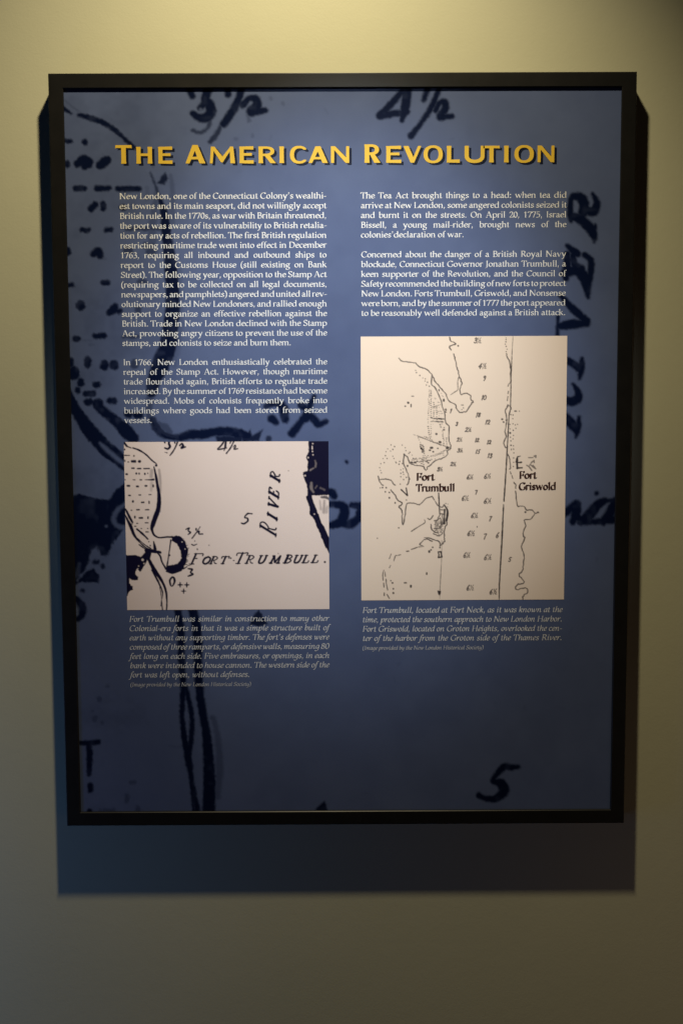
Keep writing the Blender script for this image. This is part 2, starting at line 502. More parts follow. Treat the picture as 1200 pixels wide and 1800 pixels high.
# the great lettering that shows between and beside the pictures
for s in ([(574, 864, 6), (583, 866, 7), (587, 872, 6)], [(570, 886, 4), (590, 887, 6), (603, 891, 8), (605, 904, 9), (596, 919, 8), (578, 924, 5.5)], [(618, 888, 5), (640, 891, 8)],
          [(636, 894, 9), (629, 911, 7), (616, 921, 8), (601, 922, 4.5)], [(609, 812, 2.6)],
          [(1041, 341, 3), (1048, 357, 6), (1042, 372, 8), (1030, 368, 7)], [(1007, 345, 6), (1020, 347, 8), (1026, 360, 9), (1024, 374, 8)], [(1003, 350, 4.5), (1001, 372, 5.5), (1003, 388, 4)],
          [(1004, 380, 6.5), (1021, 387, 8.5), (1038, 404, 8.5), (1045, 420, 4.5)], [(1046, 396, 2.6), (1044, 426, 2)],
          [(996, 432, 4), (1006, 440, 6), (1014, 446, 6)], [(996, 446, 5), (996, 465, 7), (994, 490, 5)], [(1006, 448, 5), (1009, 465, 6), (1023, 472, 5)],
          [(993, 480, 8), (1014, 476, 9.5), (1028, 493, 9), (1033, 523, 3.4)], [(1027, 448, 5), (1038, 459, 5.5), (1037, 482, 5.5), (1032, 518, 4)],
          [(985, 520, 4), (1004, 541, 6.5), (1031, 565, 6.5)], [(1032, 569, 5), (1006, 570, 8.5), (982, 573, 6)], [(980, 556, 3), (979, 592, 3)],
          [(1022, 630, 2.8), (1021, 645, 6), (1018, 665, 3)], [(990, 632, 7), (1004, 638, 6.5), (1018, 648, 7)],
          [(1006, 675, 2), (1015, 688, 5.5), (1014, 701, 8), (1003, 706, 8), (992, 702, 6)], [(1017, 734, 3.4), (1015, 752, 5), (1011, 769, 2)], [(990, 733, 9), (1001, 742, 9), (1012, 754, 7)],
          [(1048, 867, 3.6)], [(986, 908, 5), (1000, 896, 6.5), (1011, 885, 5)], [(1013, 886, 7), (1012, 902, 8), (1006, 917, 6)], [(1020, 917, 7), (1032, 908, 9), (1050, 887, 8), (1063, 880, 5)],
          [(1022, 919, 4.5), (1042, 917, 5), (1056, 917, 5)], [(1080, 880, 6), (1070, 904, 8.5), (1060, 917, 7)], [(1066, 914, 6), (1082, 912, 6)], [(1056, 882, 4.5), (1070, 880, 4), (1084, 881, 5)], [(1040, 917, 5), (1075, 916, 5)], [(1008, 888, 6), (1012, 905, 8), (1018, 914, 5)]):
    bl(s, rough=1.3)
# the enlargement has broken, uneven ink and a blotchy ground on the landward side
n1, n2, n3 = bg.value_noise(9.0), bg.value_noise(23.0), bg.value_noise(60.0)
bg.D *= np.clip(1.04 + 0.12 * n1 + 0.10 * n2, 0.75, 1.0)
land = 1 / (1 + np.exp((bg.PX - 300) / 28))
bg.D = np.maximum(bg.D, np.clip(land * (0.13 + 0.13 * n3 + 0.07 * n2 + 0.05 * n1), 0, 0.4))
bg.D = np.maximum(bg.D, np.clip(0.02 + 0.035 * n2 + 0.03 * n3, 0, 0.1))
sheet = bg.build('printed_sheet', MAT_SHEET, panel)


def rect_from(corners):
    p = to_sheet(corners)
    return (p[0][0] + p[3][0]) / 2, (p[1][0] + p[2][0]) / 2, (p[2][1] + p[3][1]) / 2, (p[0][1] + p[1][1]) / 2


# ---- strokes of hand-written figures and letters, in a unit box (x right, y up, cap height 1)
HAND = {
    '0': (0.62, [[(.30, 1), (.05, .7), (.05, .3), (.28, 0), (.55, .3), (.55, .7), (.30, 1)]]),
    '1': (0.40, [[(.12, .8), (.3, 1), (.2, .5), (.12, 0)]]),
    '2': (0.62, [[(.08, .75), (.28, 1), (.52, .8), (.35, .4), (.05, .04), (.3, .1), (.6, .04)]]),
    '3': (0.60, [[(.1, .85), (.35, 1), (.52, .8), (.25, .55), (.55, .4), (.45, .08), (.2, 0), (.05, .15)]]),
    '4': (0.66, [[(.42, 1), (.2, .65), (.02, .32), (.35, .34), (.62, .36)], [(.45, .95), (.38, .4), (.32, 0)]]),
    '5': (0.62, [[(.6, 1), (.3, .98), (.2, .6), (.45, .55), (.5, .3), (.3, .02), (.05, .1)]]),
    '6': (0.60, [[(.45, 1), (.15, .6), (.08, .2), (.28, 0), (.48, .2), (.35, .45), (.12, .3)]]),
    '7': (0.60, [[(.08, .9), (.3, .95), (.56, .95), (.4, .5), (.25, 0)]]),
    '8': (0.60, [[(.3, .55), (.1, .8), (.3, 1), (.5, .8), (.3, .55), (.08, .25), (.28, 0), (.52, .22), (.3, .55)]]),
    '9': (0.60, [[(.5, .75), (.3, .5), (.1, .75), (.3, 1), (.5, .78), (.42, .3), (.25, 0)]]),
    '/': (0.80, [[(.10, 1), (.06, .68)], [(.58, 1.05), (.32, .5), (.08, -.05)], [(.45, .42), (.6, .5), (.66, .36), (.46, .05), (.84, .05)]]),
    'F': (0.80, [[(.16, 1), (.16, .5), (.16, 0)], [(.02, 1), (.5, 1), (.78, .98), (.8, .8)], [(.16, .52), (.42, .54)], [(-.02, 0), (.36, 0)]]),
    'O': (0.92, [[(.45, 1), (.08, .75), (.08, .25), (.45, 0), (.82, .25), (.82, .75), (.45, 1)]]),
    'R': (0.95, [[(.2, 1), (.2, .5), (.2, 0)], [(.04, 1), (.5, 1), (.75, .78), (.55, .52), (.22, .5)], [(.42, .5), (.66, .1), (.9, .02)], [(.04, 0), (.36, 0)]]),
    'T': (0.90, [[(.45, 1), (.45, .5), (.45, 0)], [(.02, .78), (.05, .98), (.5, .97), (.88, 1), (.9, .78)], [(.28, 0), (.62, 0)]]),
    'U': (1.0, [[(.2, 1), (.2, .4), (.28, .06), (.5, 0), (.72, .1), (.82, .4), (.82, 1)], [(.02, 1), (.36, 1)], [(.68, 1), (.95, 1)]]),
    'M': (1.2, [[(.12, 0), (.22, 1), (.6, .1), (.98, 1), (1.06, 0)], [(.0, 0), (.26, 0)], [(.9, 0), (1.2, 0)], [(.06, 1), (.24, 1)]]),
    'B': (0.85, [[(.2, 1), (.2, .5), (.2, 0)], [(.04, 1), (.5, 1), (.7, .78), (.5, .54), (.22, .53)], [(.5, .53), (.8, .3), (.55, .01), (.04, 0)]]),
    'L': (0.82, [[(.2, 1), (.2, .5), (.2, 0)], [(.04, 1), (.38, 1)], [(.04, 0), (.7, 0), (.78, .24)]]),
    'I': (0.50, [[(.25, 1), (.25, .5), (.25, 0)], [(.08, 1), (.42, 1)], [(.08, 0), (.42, 0)]]),
    'V': (0.95, [[(.12, 1), (.45, 0)], [(.45, 0), (.84, 1)], [(-.02, 1), (.28, 1)], [(.72, 1), (.96, 1)]]),
    'E': (0.82, [[(.2, 1), (.2, .5), (.2, 0)], [(.04, 1), (.68, 1), (.72, .78)], [(.2, .52), (.52, .53)], [(.04, 0), (.68, 0), (.76, .24)]]),
    '.': (0.35, [[(.15, .06), (.17, .06)]]),
    '-': (0.45, [[(.08, .42), (.36, .45)]]),
}


def hand(ink, text, org, hgt, ex, up, r, k=1.0, soft=0.8, jit=0.0, gap=0.12):
    """write text from org along ex; up leans for slant; the first stroke of a letter is the thick one"""
    ex = np.array(ex, float); up = np.array(up, float); o = np.array(org, float)
    for c in text:
        if c == ' ':
            o = o + ex * 0.4 * hgt
            continue
        wd, strokes = HAND[c]
        for i, st in enumerate(strokes):
            rr = r * 0.62 if (c == '/' or (i and c not in 'M4')) else r
            pts = []
            for (x, y) in st:
                q = o + ex * (x * hgt) + up * (y * hgt) + rng.normal(0, jit, 2)
                pts.append((q[0], q[1], rr))
            ink.line(pts, rr, soft, k, 0.25, c not in 'VM' and len(pts) > 2)
        o = o + ex * ((wd + gap) * hgt)


# ---- left picture: the fort
LX0, LX1, LZ0, LZ1 = rect_from([(218.5, 776.5), (577.5, 776), (578.5, 1071), (223.5, 1072)])
mp = Ink(LX0, LX1, LZ0, LZ1, 0.00070, Y_SHEET - 0.0003)


def ml(pts, r=1.2, k=1.0, soft=0.9, rough=0.45, curve=True):
    mp.line(pts, r, soft, k, rough, curve)


for a in ([(216, 775, 2.2), (223, 784, 1.9)], [(222, 784, 1.1), (231, 787.5, .8)], [(234, 787.3, 1.3), (245, 791.5, 1.7), (257, 799, 1.4), (267, 809, 1.3), (275, 815, 1)], [(275, 818, 2.3)],
          [(271, 821, 1.1), (274, 835, 2.1), (277, 852, 2.6), (279.5, 866, 3.0), (280, 881, 3.8), (278, 896, 4.3), (273, 910, 4.4), (269, 922, 4.0), (267.3, 930, 2.8), (271, 940, 1.7), (280, 945, 1.3), (292, 944, 1.5), (303, 944, 2)],
          [(221, 895, 1.6), (227.5, 908, 2.3), (233, 918, 1.8)], [(220, 905, 1.6), (226, 917, 2.3), (231, 927, 3), (236, 940, 2.5), (247, 954, 1.4), (261, 967, 1.5)],
          [(240, 944.5, 1), (254, 957, 1), (265, 964, 1.1)], [(245, 957.5, 1.2), (257, 966, 1.3)], [(241, 930, 1.5), (251, 938.5, 1.8), (260, 947.5, 1.4)],
          [(276, 971, 1.3), (281.5, 977, 1.7), (285, 988, 1.5), (292, 1000, 1.8)], [(258, 967, 4), (270, 969, 3.2), (282, 971, 2.3)], [(270.3, 952, 1.2), (273, 965, 3)],
          [(262, 972, 4.4), (261, 983, 3.2)], [(262.5, 985, 2.9), (273, 1004, 3.6), (284, 1020, 2.5), (291, 1036, 2), (293.5, 1054, 1.4), (293, 1073, 1.1)],
          [(268, 1002, 2), (279, 1024, 1.8), (286, 1041, 1.2), (284.5, 1057, .8), (286, 1073, 1.3)], [(281, 1030, .8), (284, 1050, .8), (283, 1065, .8)],
          [(300.5, 949, 1.3), (297, 975, 1.1), (293, 1000, 1.3)], [(298, 976, 2)], [(322, 1000, 1.2), (329, 996, 1)]):
    ml(a)
ml([(280, 826, 2.2), (281.8, 845, 2.4), (282, 866, 2)], k=0.42, soft=1.6)
ml([(267, 827, 3), (266, 838, 3)], k=0.4, soft=2)
ml([(267, 849, 3), (266, 862, 2)], k=0.28, soft=2)
ml([(283, 880, 1), (282, 900, 1)], k=0.5)
mp.dots([(224, 800.5, 5.2, 1), (236, 801.3, 1.4, 1.3), (219.5, 790, 1, 1.6), (235, 811, 5, 2.6), (245.6, 811, 3, 2.4), (226, 812, 1.8, 1), (220, 810, 1, 2.2), (234, 823, 3.2, 1.4), (245, 823.7, 4.2, 1.3),
         (258, 823.7, 6.2, 1.3), (223, 833.5, 2.4, 1.7), (240, 832.5, 1.7, 2), (245, 832.5, 1.5, 2), (255, 833, 1.6, 2.1), (260, 832, 1.1, 1.5), (220, 843.5, 1.6, .8), (236, 843.5, 2.6, 1.1), (248, 843.5, 2.3, 1.1),
         (226, 854, 3.3, 1.8), (242, 855, 3.1, 1.8), (257, 854, 2.7, 1.6), (269.5, 854, 1.8, 3), (228, 871, 2.4, 1.2), (246, 870, 2.4, 1), (264, 869.5, 2.7, 1.1), (234, 881.5, 1.9, 2.4), (251, 883, 3.3, 1.5),
         (262.5, 883, 1.3, 2.9), (231.5, 897, 1.7, 1.1), (243, 896, 3.4, 1.2), (259, 896, 4.2, 1), (237.5, 909, 1.3, 2.5), (248, 910.3, 4.2, 1.7), (260.5, 910, 1.6, 2.6), (241.5, 920, 2.1, 1), (258, 919, 3.6, 1.1),
         (238, 925, 2.2, 1.1), (249, 929, 1.5, 1), (260, 929, 1.5, 1.1), (259, 935, 3.1, 1), (232, 921, 2, 1), (262, 952, 1, 1.1), (264.5, 959, 1, 1.4), (342.5, 951, .9, .9), (347, 965.5, 1, 1.6)], 1.2, 0.9, 0.98, 0.45)
ml([(255, 843.6, .7), (263, 843.4, 1.2), (270, 843, 2)])
ml([(337, 957, 1), (341, 958.5, 1.2), (346, 956.5, .8)])
mp.dots([(367.5, 958.5), (507, 827.5), (489, 973)], 1.1, 0.9, 0.6)
mp.area([(302, 943), (315, 941.5), (325.5, 950), (330.5, 966), (328.5, 985), (323, 1000), (315, 1006), (303, 1010), (291.5, 1005), (293, 995), (312, 990.5), (318.5, 982), (317, 967), (311, 956.5), (302, 950)], 0.9, 1, 1.2)
for _ in range(26):
    t = rng.uniform(-1.25, 1.15)
    x, y = 303 + 27 * math.cos(t), 974 + 33 * math.sin(t)
    ml([(x, y, .7), (x + rng.uniform(1, 3.5), y + rng.uniform(-3, 0), .5)], k=0.9, curve=False)
for q in ((320.3, 952.6, 1.0), (325.5, 965, .9), (317.8, 980.5, 1.5), (326.5, 949, 1.1), (329, 956, .9), (301, 947, 1.0)):
    mp.line([q], q[2], 0.9, 0.9, 0.2, False, True)
mp.area([(214, 976), (236, 975), (248, 979), (258, 967), (263, 975), (258, 989), (251, 998), (247, 1006), (241, 1001), (238, 1009), (244, 1014), (242, 1020), (232, 1020), (228, 1016), (227, 1025), (234, 1031), (234, 1037), (230, 1038), (226, 1042), (224, 1047), (214, 1050)], 0.9, 1, 1.3)
for q in ((251, 984, 2.0), (253.5, 990.5, 1.3), (242.5, 1000, 1.1), (244, 995, 1.0)):
    mp.line([q], q[2], 1, 0.85, 0.4, False, True)
ml([(327, 930.5, 1.1), (333, 928, 1.3), (331, 933, 1.2), (335, 936, 1.5), (331, 939.5, 1.2)])
ml([(352, 926, .9), (344, 938, 1.2), (338, 946, 1.2)])
ml([(345, 929.5, 1.6), (345, 932, 1.2)])
ml([(346, 936, 1.1), (350, 934, 1.4), (350, 938.5, 1.4), (356.5, 938.5, 1.2)])
ml([(331, 999.5, 1.2), (338, 1001, 1.7), (335, 1006, 1.2), (339, 1009.5, 1.9), (331, 1012.7, 1.4)])
ml([(303, 1014, 1.3), (299, 1020, 1.7), (300, 1028, 1.7), (303, 1030, 1.4), (307, 1023, 1.9), (306, 1016, 1.7), (303, 1014, 1.3)])
for x, y in ((317, 1028), (328.5, 1028), (323, 1039)):
    ml([(x - 4, y, .8), (x, y, 1.5), (x + 4, y, .8)], curve=False)
    ml([(x, y - 4, .8), (x, y, 1.5), (x, y + 4, .8)], curve=False)
ml([(443, 903, 1.1), (435, 903, 1.4), (430, 909.5, 1.2), (435, 911, 1.5), (435.5, 916, 1.7), (429, 920.5, 1.5), (424.5, 919.5, 1.3)])
# 3 1/2 and 4 1/2 at the top edge
for a in ([(289, 775, 1.5), (290, 778, 1.5)], [(298, 774, 2), (297, 780, 2.1), (299, 785, 2.2), (295, 789, 1.9), (290, 787.5, 1.3)], [(313, 774, 1.5), (310, 783, 1.6), (304, 794, 1.4), (299, 800.5, .9)],
          [(316, 783, 1.6), (320, 780, 1.6), (322, 784, 2.2), (319, 787.5, 1.9), (326, 785.5, 1.4)], [(294, 796, .8), (290, 795, .7)], [(307, 776, 1.3), (308, 779, 1.2)],
          [(395, 774, 1.6), (389, 783, 1.5), (383, 789.5, 1.6), (389, 789.3, 1.5), (398, 787.5, 1.2)], [(397, 774, 2), (396, 785, 1.9), (394, 792, 1)], [(406, 775, 1.3), (404.5, 779, 1.1)],
          [(412, 774, 1.2), (406, 786, 1.3), (398, 797, 1.4)], [(410, 786, 1), (413, 782.5, 1.3), (414, 785.5, 1.5), (411.5, 789.5, 1.4), (418, 788.7, 1.1)]):
    ml(a)
# right-hand shore
mp.area([(541.5, 770), (542, 792), (540, 800), (538, 804), (541, 811), (540, 828), (532, 830), (533, 839), (536, 847), (539, 853), (540, 870), (537.5, 873), (540, 882), (544, 891), (544, 903), (552, 914), (556, 925),
         (563, 941), (571, 960), (584, 984), (584, 958), (572, 931), (565, 918), (558, 901), (552, 884), (548, 871), (584, 870), (584, 770)], 0.9, 1, 1.2)
for q in ((549.6, 779.8, 1.0), (549, 793.5, 1.1), (550, 799.5, 1.2), (541.5, 804.3, 1.3), (536, 836, 1.6), (552.5, 903.7, 1.2)):
    mp.line([q], q[2], 0.9, 0.85, 0.3, False, True)
mp.line([(548.6, 784.5, 1), (548.6, 789, 1)], 1, 0.9, 0.95, 0.3, False, True)
for a, k in (([(554, 810, 1.4), (555, 816, 1.2), (554, 821, 1.2)], .35), ([(545, 826.5, 1), (551, 823, 1)], .5), ([(547, 849, 2.2), (547, 858, 2.6), (551, 865, 1.4)], .42), ([(554, 858, 1), (557, 854, 1)], .3), ([(563, 858, 1.6), (570, 861, 1.8)], .25)):
    mp.line(a, 0.9, 1.5, k * 0.55, 0.8, True, True)
for a, k in (([(565, 874, 2), (572, 874, 2.4), (579, 878, 2)], .85), ([(562, 880, 1.6), (564, 895, 2.4)], .35), ([(570, 880, 2), (569, 900, 3)], .45), ([(575, 890, 2), (573, 900, 3)], .35)):
    ml(a, k=k, soft=1.6, rough=0.9)
# lettering along and across the river
for c, x, h in (('F', 333.5, 18), ('O', 354.5, 12.3), ('R', 367.5, 12.5), ('T', 385, 12.5), ('T', 409, 18.5), ('R', 430, 13.5), ('U', 450.5, 13.2), ('M', 474, 12.2), ('B', 497.5, 13.5), ('U', 513, 13), ('L', 529.5, 13), ('L', 546, 13), ('.', 568, 14)):
    hand(mp, c, (x, 991.4 - (x - 333) * 0.0115), h, (1.12, -0.012), (0.46, -1), 2.1 if c == 'B' else 1.75)
mp.dots([(405.5, 981, 1.8, 1.3), (411, 985.3, 1.6, .8)], 1, 0.8)
ml([(337, 992, 1), (332, 994, .9), (327, 992, .8)])
for c, y, h in (('R', 944, 27), ('I', 916.5, 15.5), ('V', 897.5, 15.5), ('E', 877.5, 15.8), ('R', 848.5, 15.5)):
    hand(mp, c, (484.3 + (944 - y) * 0.068, y), h, (0.068, -1.0 if c != 'R' or h < 20 else -0.62), (-1, -0.62), 2.4 if h < 20 else 2.1)
map_fort = mp.build('map_picture', MAT_MAP, panel)
map_fort['label'] = 'printed old map picture with a fort and a dark right shore'

# ---- right picture: the harbour chart
RX0, RX1, RZ0, RZ1 = rect_from([(633.5, 592), (996, 590), (990.5, 1054), (635, 1055)])
ch = Ink(RX0, RX1, RZ0, RZ1, 0.00070, Y_SHEET - 0.0003)


def cl(pts, r=0.85, k=0.95, soft=0.75, rough=0.45, curve=True):
    pts = [(q[0], q[1], q[2] * 1.15) if len(q) > 2 else q for q in pts]
    ch.line(pts, r * 1.2, soft, k, rough, curve)


def ragged(pts, r=0.85, k=0.95, amp=0.5):
    p = smooth_line(pts, 4)[:, :2]
    p = p + rng.normal(0, amp, p.shape) * np.linspace(0.6, 1, len(p))[:, None]
    cl([tuple(q) for q in p], r, k)


for a in ([(700.7, 629.7), (706, 634.7), (716.5, 636.2), (730, 638.7), (736, 644.3), (745, 647.3), (751, 650.7), (759.2, 659.7), (765, 671), (773.5, 681.5), (783, 692), (784.7, 697), (790, 706), (800.5, 712), (802, 718), (808, 724.7), (815, 724.5), (820, 722.5), (827, 711), (831, 706), (827.5, 702.5), (826, 696), (820, 691), (814, 692.7), (809.5, 693.5), (808, 683), (811, 675.5), (810, 669.5), (805.7, 659), (805, 653), (802, 644), (799, 630.5), (797.5, 621.5)],
          [(758.5, 660), (757.7, 675.5), (763, 680), (769, 690.5), (774, 702.5), (778, 719), (781.7, 729), (783, 743), (788.5, 750.5), (788.5, 773), (791.5, 782), (790.7, 789.5), (785.5, 792.5), (785.5, 800), (775, 806), (763, 810.5), (755.5, 818), (751, 821), (750, 825.5), (745.7, 824.7), (743.5, 820), (730, 818), (721.7, 815)],
          [(709.7, 798.5), (709, 813.5), (713.5, 825.5), (718, 839), (718.7, 843.5), (715, 853)], [(709.7, 798.5), (715, 803), (719.5, 813.5)], [(664.7, 837), (667, 846.5), (673, 853)],
          [(668.5, 842.7), (677.5, 842), (686.5, 844), (691, 850), (694, 853)], [(686.5, 861), (694, 870.5), (699, 879.5), (706, 884), (704.5, 888.5), (700.7, 891), (706, 897.5), (706, 911), (708, 923), (712, 903.5), (714, 887), (719.5, 884.3), (728.5, 884.7), (734.5, 887), (739, 886), (748, 876.5), (758.5, 872.7)],
          [(784, 915.5), (784.7, 921.5), (781, 927.5), (780, 942.5), (781, 950), (777, 956), (773, 960)], [(757, 921.5), (758.5, 930.5), (763, 935), (770.5, 936.5)], [(761.5, 938), (767.5, 941), (772, 941.7)],
          [(763, 915.5), (769, 914), (773.5, 911), (775, 920), (770.5, 929), (763, 929)], [(773, 903), (770, 910), (764, 922)], [(777, 905), (777, 918), (773, 930)], [(745, 945), (754, 945.7), (764.5, 949.5), (772, 953), (772.7, 958.5)], [(745, 948.3), (751, 947.7), (759, 951.7)],
          [(743.5, 950), (737.5, 957), (743.5, 960)], [(790, 593), (791.5, 599), (800.5, 604), (790, 608.7), (791.5, 614.7)],
          [(892, 711.5), (887.5, 722), (889.7, 735.5), (888, 752), (886.7, 759.5), (889, 767), (885, 777.5), (886, 783.5), (889, 787)], [(892, 798.5), (895, 807.5), (896.5, 821), (894.5, 825.5)],
          [(889.7, 621.5), (890.5, 627.5), (894, 633.5), (896.5, 645.5), (896, 662), (897, 668), (895, 674)],
          [(902.5, 848), (906, 852.5), (905.5, 858.5)], [(905.5, 863), (908.5, 887.7), (913, 890), (919.7, 890), (925, 896.7), (934, 896.7), (940, 902), (946, 900.5)],
          [(940, 902), (931.7, 912.5), (921, 914), (923.5, 923), (919.7, 933.5), (919, 942.5), (922, 945.5), (916.7, 957.5), (916, 962), (917.5, 967.5), (920.5, 976.5), (919.7, 988.5), (917.5, 1003.5), (911.8, 1009.5), (916, 1017), (920.5, 1023), (914.5, 1026.7), (908.5, 1027.5), (905.5, 1033.5), (908.5, 1036.5), (917.5, 1034), (925, 1034), (927, 1039.5), (925, 1043), (919.7, 1047), (918, 1057)]):
    ragged(a, 0.8, 0.88, 0.4)
cl([(806.5, 660.5), (804, 671), (804, 684.5), (799, 689), (791.5, 694)], .6, .8)
cl([(705, 861), (715.7, 871), (713.5, 858)], 1.1, curve=False)
for a in ([(760, 874), (763, 879)], [(764.5, 881), (769, 888.5), (776.5, 891.5), (780, 887)], [(733, 962), (729, 963.5), (722.5, 965.7)], [(718, 968.6), (714, 969)], [(703.7, 975), (700, 976)], [(697, 976.5), (694.7, 977), (691.7, 986)],
          [(687, 974), (684, 982)], [(686, 994), (684, 998)], [(674.5, 1002), (672.5, 1009), (673, 1020)], [(674, 1025), (674.5, 1032)], [(676, 1005), (677, 1013)], [(678, 1018), (679, 1027.5), (681, 1037)], [(680, 1045), (684, 1052)], [(675, 1042), (675, 1047)],
          [(896, 829), (897.5, 833)], [(899, 836), (900.5, 841)], [(893.5, 675), (892, 679)], [(893, 688), (892, 692)], [(892, 697), (891, 704)], [(889, 719), (893.5, 712)], [(895, 713), (898, 719)],
          [(722.5, 934), (728.5, 930)], [(730, 929), (738, 924), (746.5, 918.5), (745.7, 914)], [(751, 911), (755.5, 913), (760.7, 906.5)], [(735, 961.5), (741, 961)]):
    cl(a, .75, .85)
# heavy pieces, the meridian and the leader
cl([(901, 590, .45), (899, 625, .6), (898, 650, .75), (896.5, 719, .85), (894, 730, .85), (891, 785, .9), (888, 840, 1.15), (885, 881, 1.2)], curve=False)
cl([(884.5, 887, 1.0), (881, 960, 1.25), (877, 1027.5, 1.05), (876.7, 1058, .6)], curve=False)
cl([(770.5, 867, 1.0), (772.3, 903.5, .9)], curve=False)
cl([(781, 888.5, 1), (785.5, 896, 1.5), (786, 905, 1.9), (784, 915, 1.6)])
cl([(781, 896, 1.6), (780.5, 908, 1.2), (780, 920, 1.9)])
cl([(774, 896, .8), (780, 896.5, .8)], k=.8)
cl([(773, 903, .9), (781, 904, 1.3)], k=.85)
cl([(776, 950, .4), (776, 975, .45), (775.7, 981, .5), (772.7, 1038, .55), (772.5, 1052, .3)], k=.75, curve=False)
cl([(769.5, 970, 1.1), (775, 970, 1.3), (775, 974, .9), (776, 979, 1.3), (770, 980, 1.2), (771, 975, 1), (769.5, 970, 1.1)], curve=False)
ch.area([(768, 1038), (774.5, 1038.5), (774, 1044), (772, 1047), (769.5, 1043.5)], .8, .95, .4)
for a in ([(908, 807, 1.6), (908.5, 823, 1.7)], [(909, 813.5, 1.2), (916, 812.5, 1.1)], [(909, 822.5, 1.3), (917, 822.3, 1.2)], [(906.5, 812, 1.2), (909, 803, .9), (914, 801.5, .6)]):
    cl(a, curve=False)
for a in ([(928, 804.5), (936, 804.5)], [(938, 802), (941, 801), (941, 804)], [(931, 816), (940, 824)], [(925, 818), (929, 820), (934, 827)], [(934, 813), (937, 810)], [(938, 809), (938, 813)], [(930, 818), (934, 812)], [(936, 818), (941, 824)]):
    cl(a, .9, .75, curve=False)
for _ in range(16):
    x, y = rng.uniform(760, 780), rng.uniform(906, 934)
    cl([(x, y), (x + rng.uniform(-4, 4), y + rng.uniform(2, 6)), (x + rng.uniform(-5, 3), y + rng.uniform(6, 10))], .6, .75)
for _ in range(34):
    x, y = rng.uniform(722, 786), rng.uniform(800, 818)
    if y < 823 - (x - 722) * 0.3:
        ch.dots([(x, y, rng.uniform(.6, 1.3), .7)], 1, .7, .8, .4)
for _ in range(40):
    x, y = rng.uniform(753, 780), rng.uniform(686, 748)
    ch.dots([(x, y, rng.uniform(.5, 1.0), .6)], 1, .7, .65, .4)
# dotted lanes and plots
B = [(804.7, 608, 1.7, 1.7), (772.7, 962.5, 1.6, 1.6), (760, 962, 1.6, 1.4), (757, 966.5, 1.6, 1.4), (754, 969.5, 2.0, 2.5), (712, 1024.5, 3, 1.3), (721.7, 1030.5, 1.6, 2.8), (689.5, 1024.5, 1.7, 1.4), (686.5, 1020.7, 1.1, 1.1), (691, 1035, 1.4, 1.6),
     (691, 1042.5, 2, 2), (749.5, 1008, 1.3, 2.6), (889.7, 738.5, 2, 2), (882, 737, 1.8, 1.3), (884.5, 742, 1.6, 1.6), (897, 718, 1.5, 3), (905.5, 722.7, 2.5, 1), (912, 722.7, 1, 1), (922.7, 900, 1.8, 1.6),
     (758, 787, 3.2, 2), (766.5, 763, 2.2, 2), (755, 791.5, 2, 1.2), (761, 794, 1.6, 1.3), (769, 788, 1.4, 1), (786, 787, 3.2, 2.4), (791, 788, 1.8, 1.6), (723, 813, 2.4, 1.8), (729, 813, 2.4, 1.8), (733, 811, 1.5, 1.1), (717, 708, 2.2, 2), (725, 696.5, 2.4, .7),
     (722, 713, 1, 3), (712, 714, 1.4, 1), (716, 819, 1.6, 1.8), (672, 857, 1.4, 1.4), (678.5, 857.5, 1.5, 1.5), (677, 864.5, 1.2, 1.4), (684, 865.5, 1.6, 1.6), (684, 875, 1.5, 1.7), (694, 884, 1.2, 1.6), (714, 879, 1.5, 1.2), (700.5, 928, 1.6, 1.2),
     (663, 946, 1, 1.3), (838, 926, .9, 1.5), (896, 761, 1.7, 1.6), (897.5, 782.7, 1.5, 1.4), (895.7, 754, 1, 1), (896.5, 768.5, 1.1, 1.1), (897, 775, 1, 1), (898, 790, .8, 1.4), (773, 777, 2.6, 2), (771, 686, 1.3, 2), (779.5, 703.5, 1.6, 2.6),
     (812, 712, 2.4, .9), (814, 717, .8, .9), (668, 857.5, 0.8, 0.8)]
ch.dots(B, 1, .75, .9, .5)
D = [(730, 651), (731.5, 655), (737.5, 660), (742.7, 664.5), (747, 666), (746.5, 670), (751, 672), (749, 677), (754, 679), (901, 729.5), (900.7, 736), (901.3, 756.5), (901.7, 765.5), (901, 771.5), (901.7, 783.5), (902, 789.5), (902.5, 796), (902, 805), (902, 812.7), (901.7, 820),
     (897, 729), (895.5, 746), (906, 752.7), (905, 747), (909, 746), (901, 745), (888.7, 594), (888.7, 597), (888.5, 601), (887.5, 605), (889, 609), (890.5, 614), (889, 618),
     (687, 782), (681, 789), (678, 794), (677, 801), (673, 806), (669, 815), (667, 822), (668.5, 827), (670, 831), (686, 793), (690, 790), (693, 785), (680, 806), (675, 813), (706.5, 782.5), (712, 787), (713, 792), (720, 795), (718, 797), (724, 800), (726, 806),
     (695, 812), (702, 811), (701, 816), (707, 815), (704, 826), (708.5, 824), (708, 830), (704, 832), (709, 834), (704, 838), (709, 843), (714, 839), (703, 851), (783, 885), (786.5, 886), (786, 891), (690, 802), (692, 806), (696, 813.5), (811, 720)]
ch.dots([(x, y, .95, 1.05) for x, y in D], 1, .75, .9, .45)


def lane(a, b, n, r, k=.8, off=0.0):
    for i in range(n):
        t = (i + .5) / n
        x = a[0] + (b[0] - a[0]) * t + rng.normal(0, .35); y = a[1] + (b[1] - a[1]) * t + rng.normal(0, .35)
        ch.dots([(x, y, 1.2 * r * rng.uniform(.8, 1.5), 1.2 * r * rng.uniform(.7, 1.1))], 1, .7, 1.1 * k * rng.uniform(.7, 1), .4)


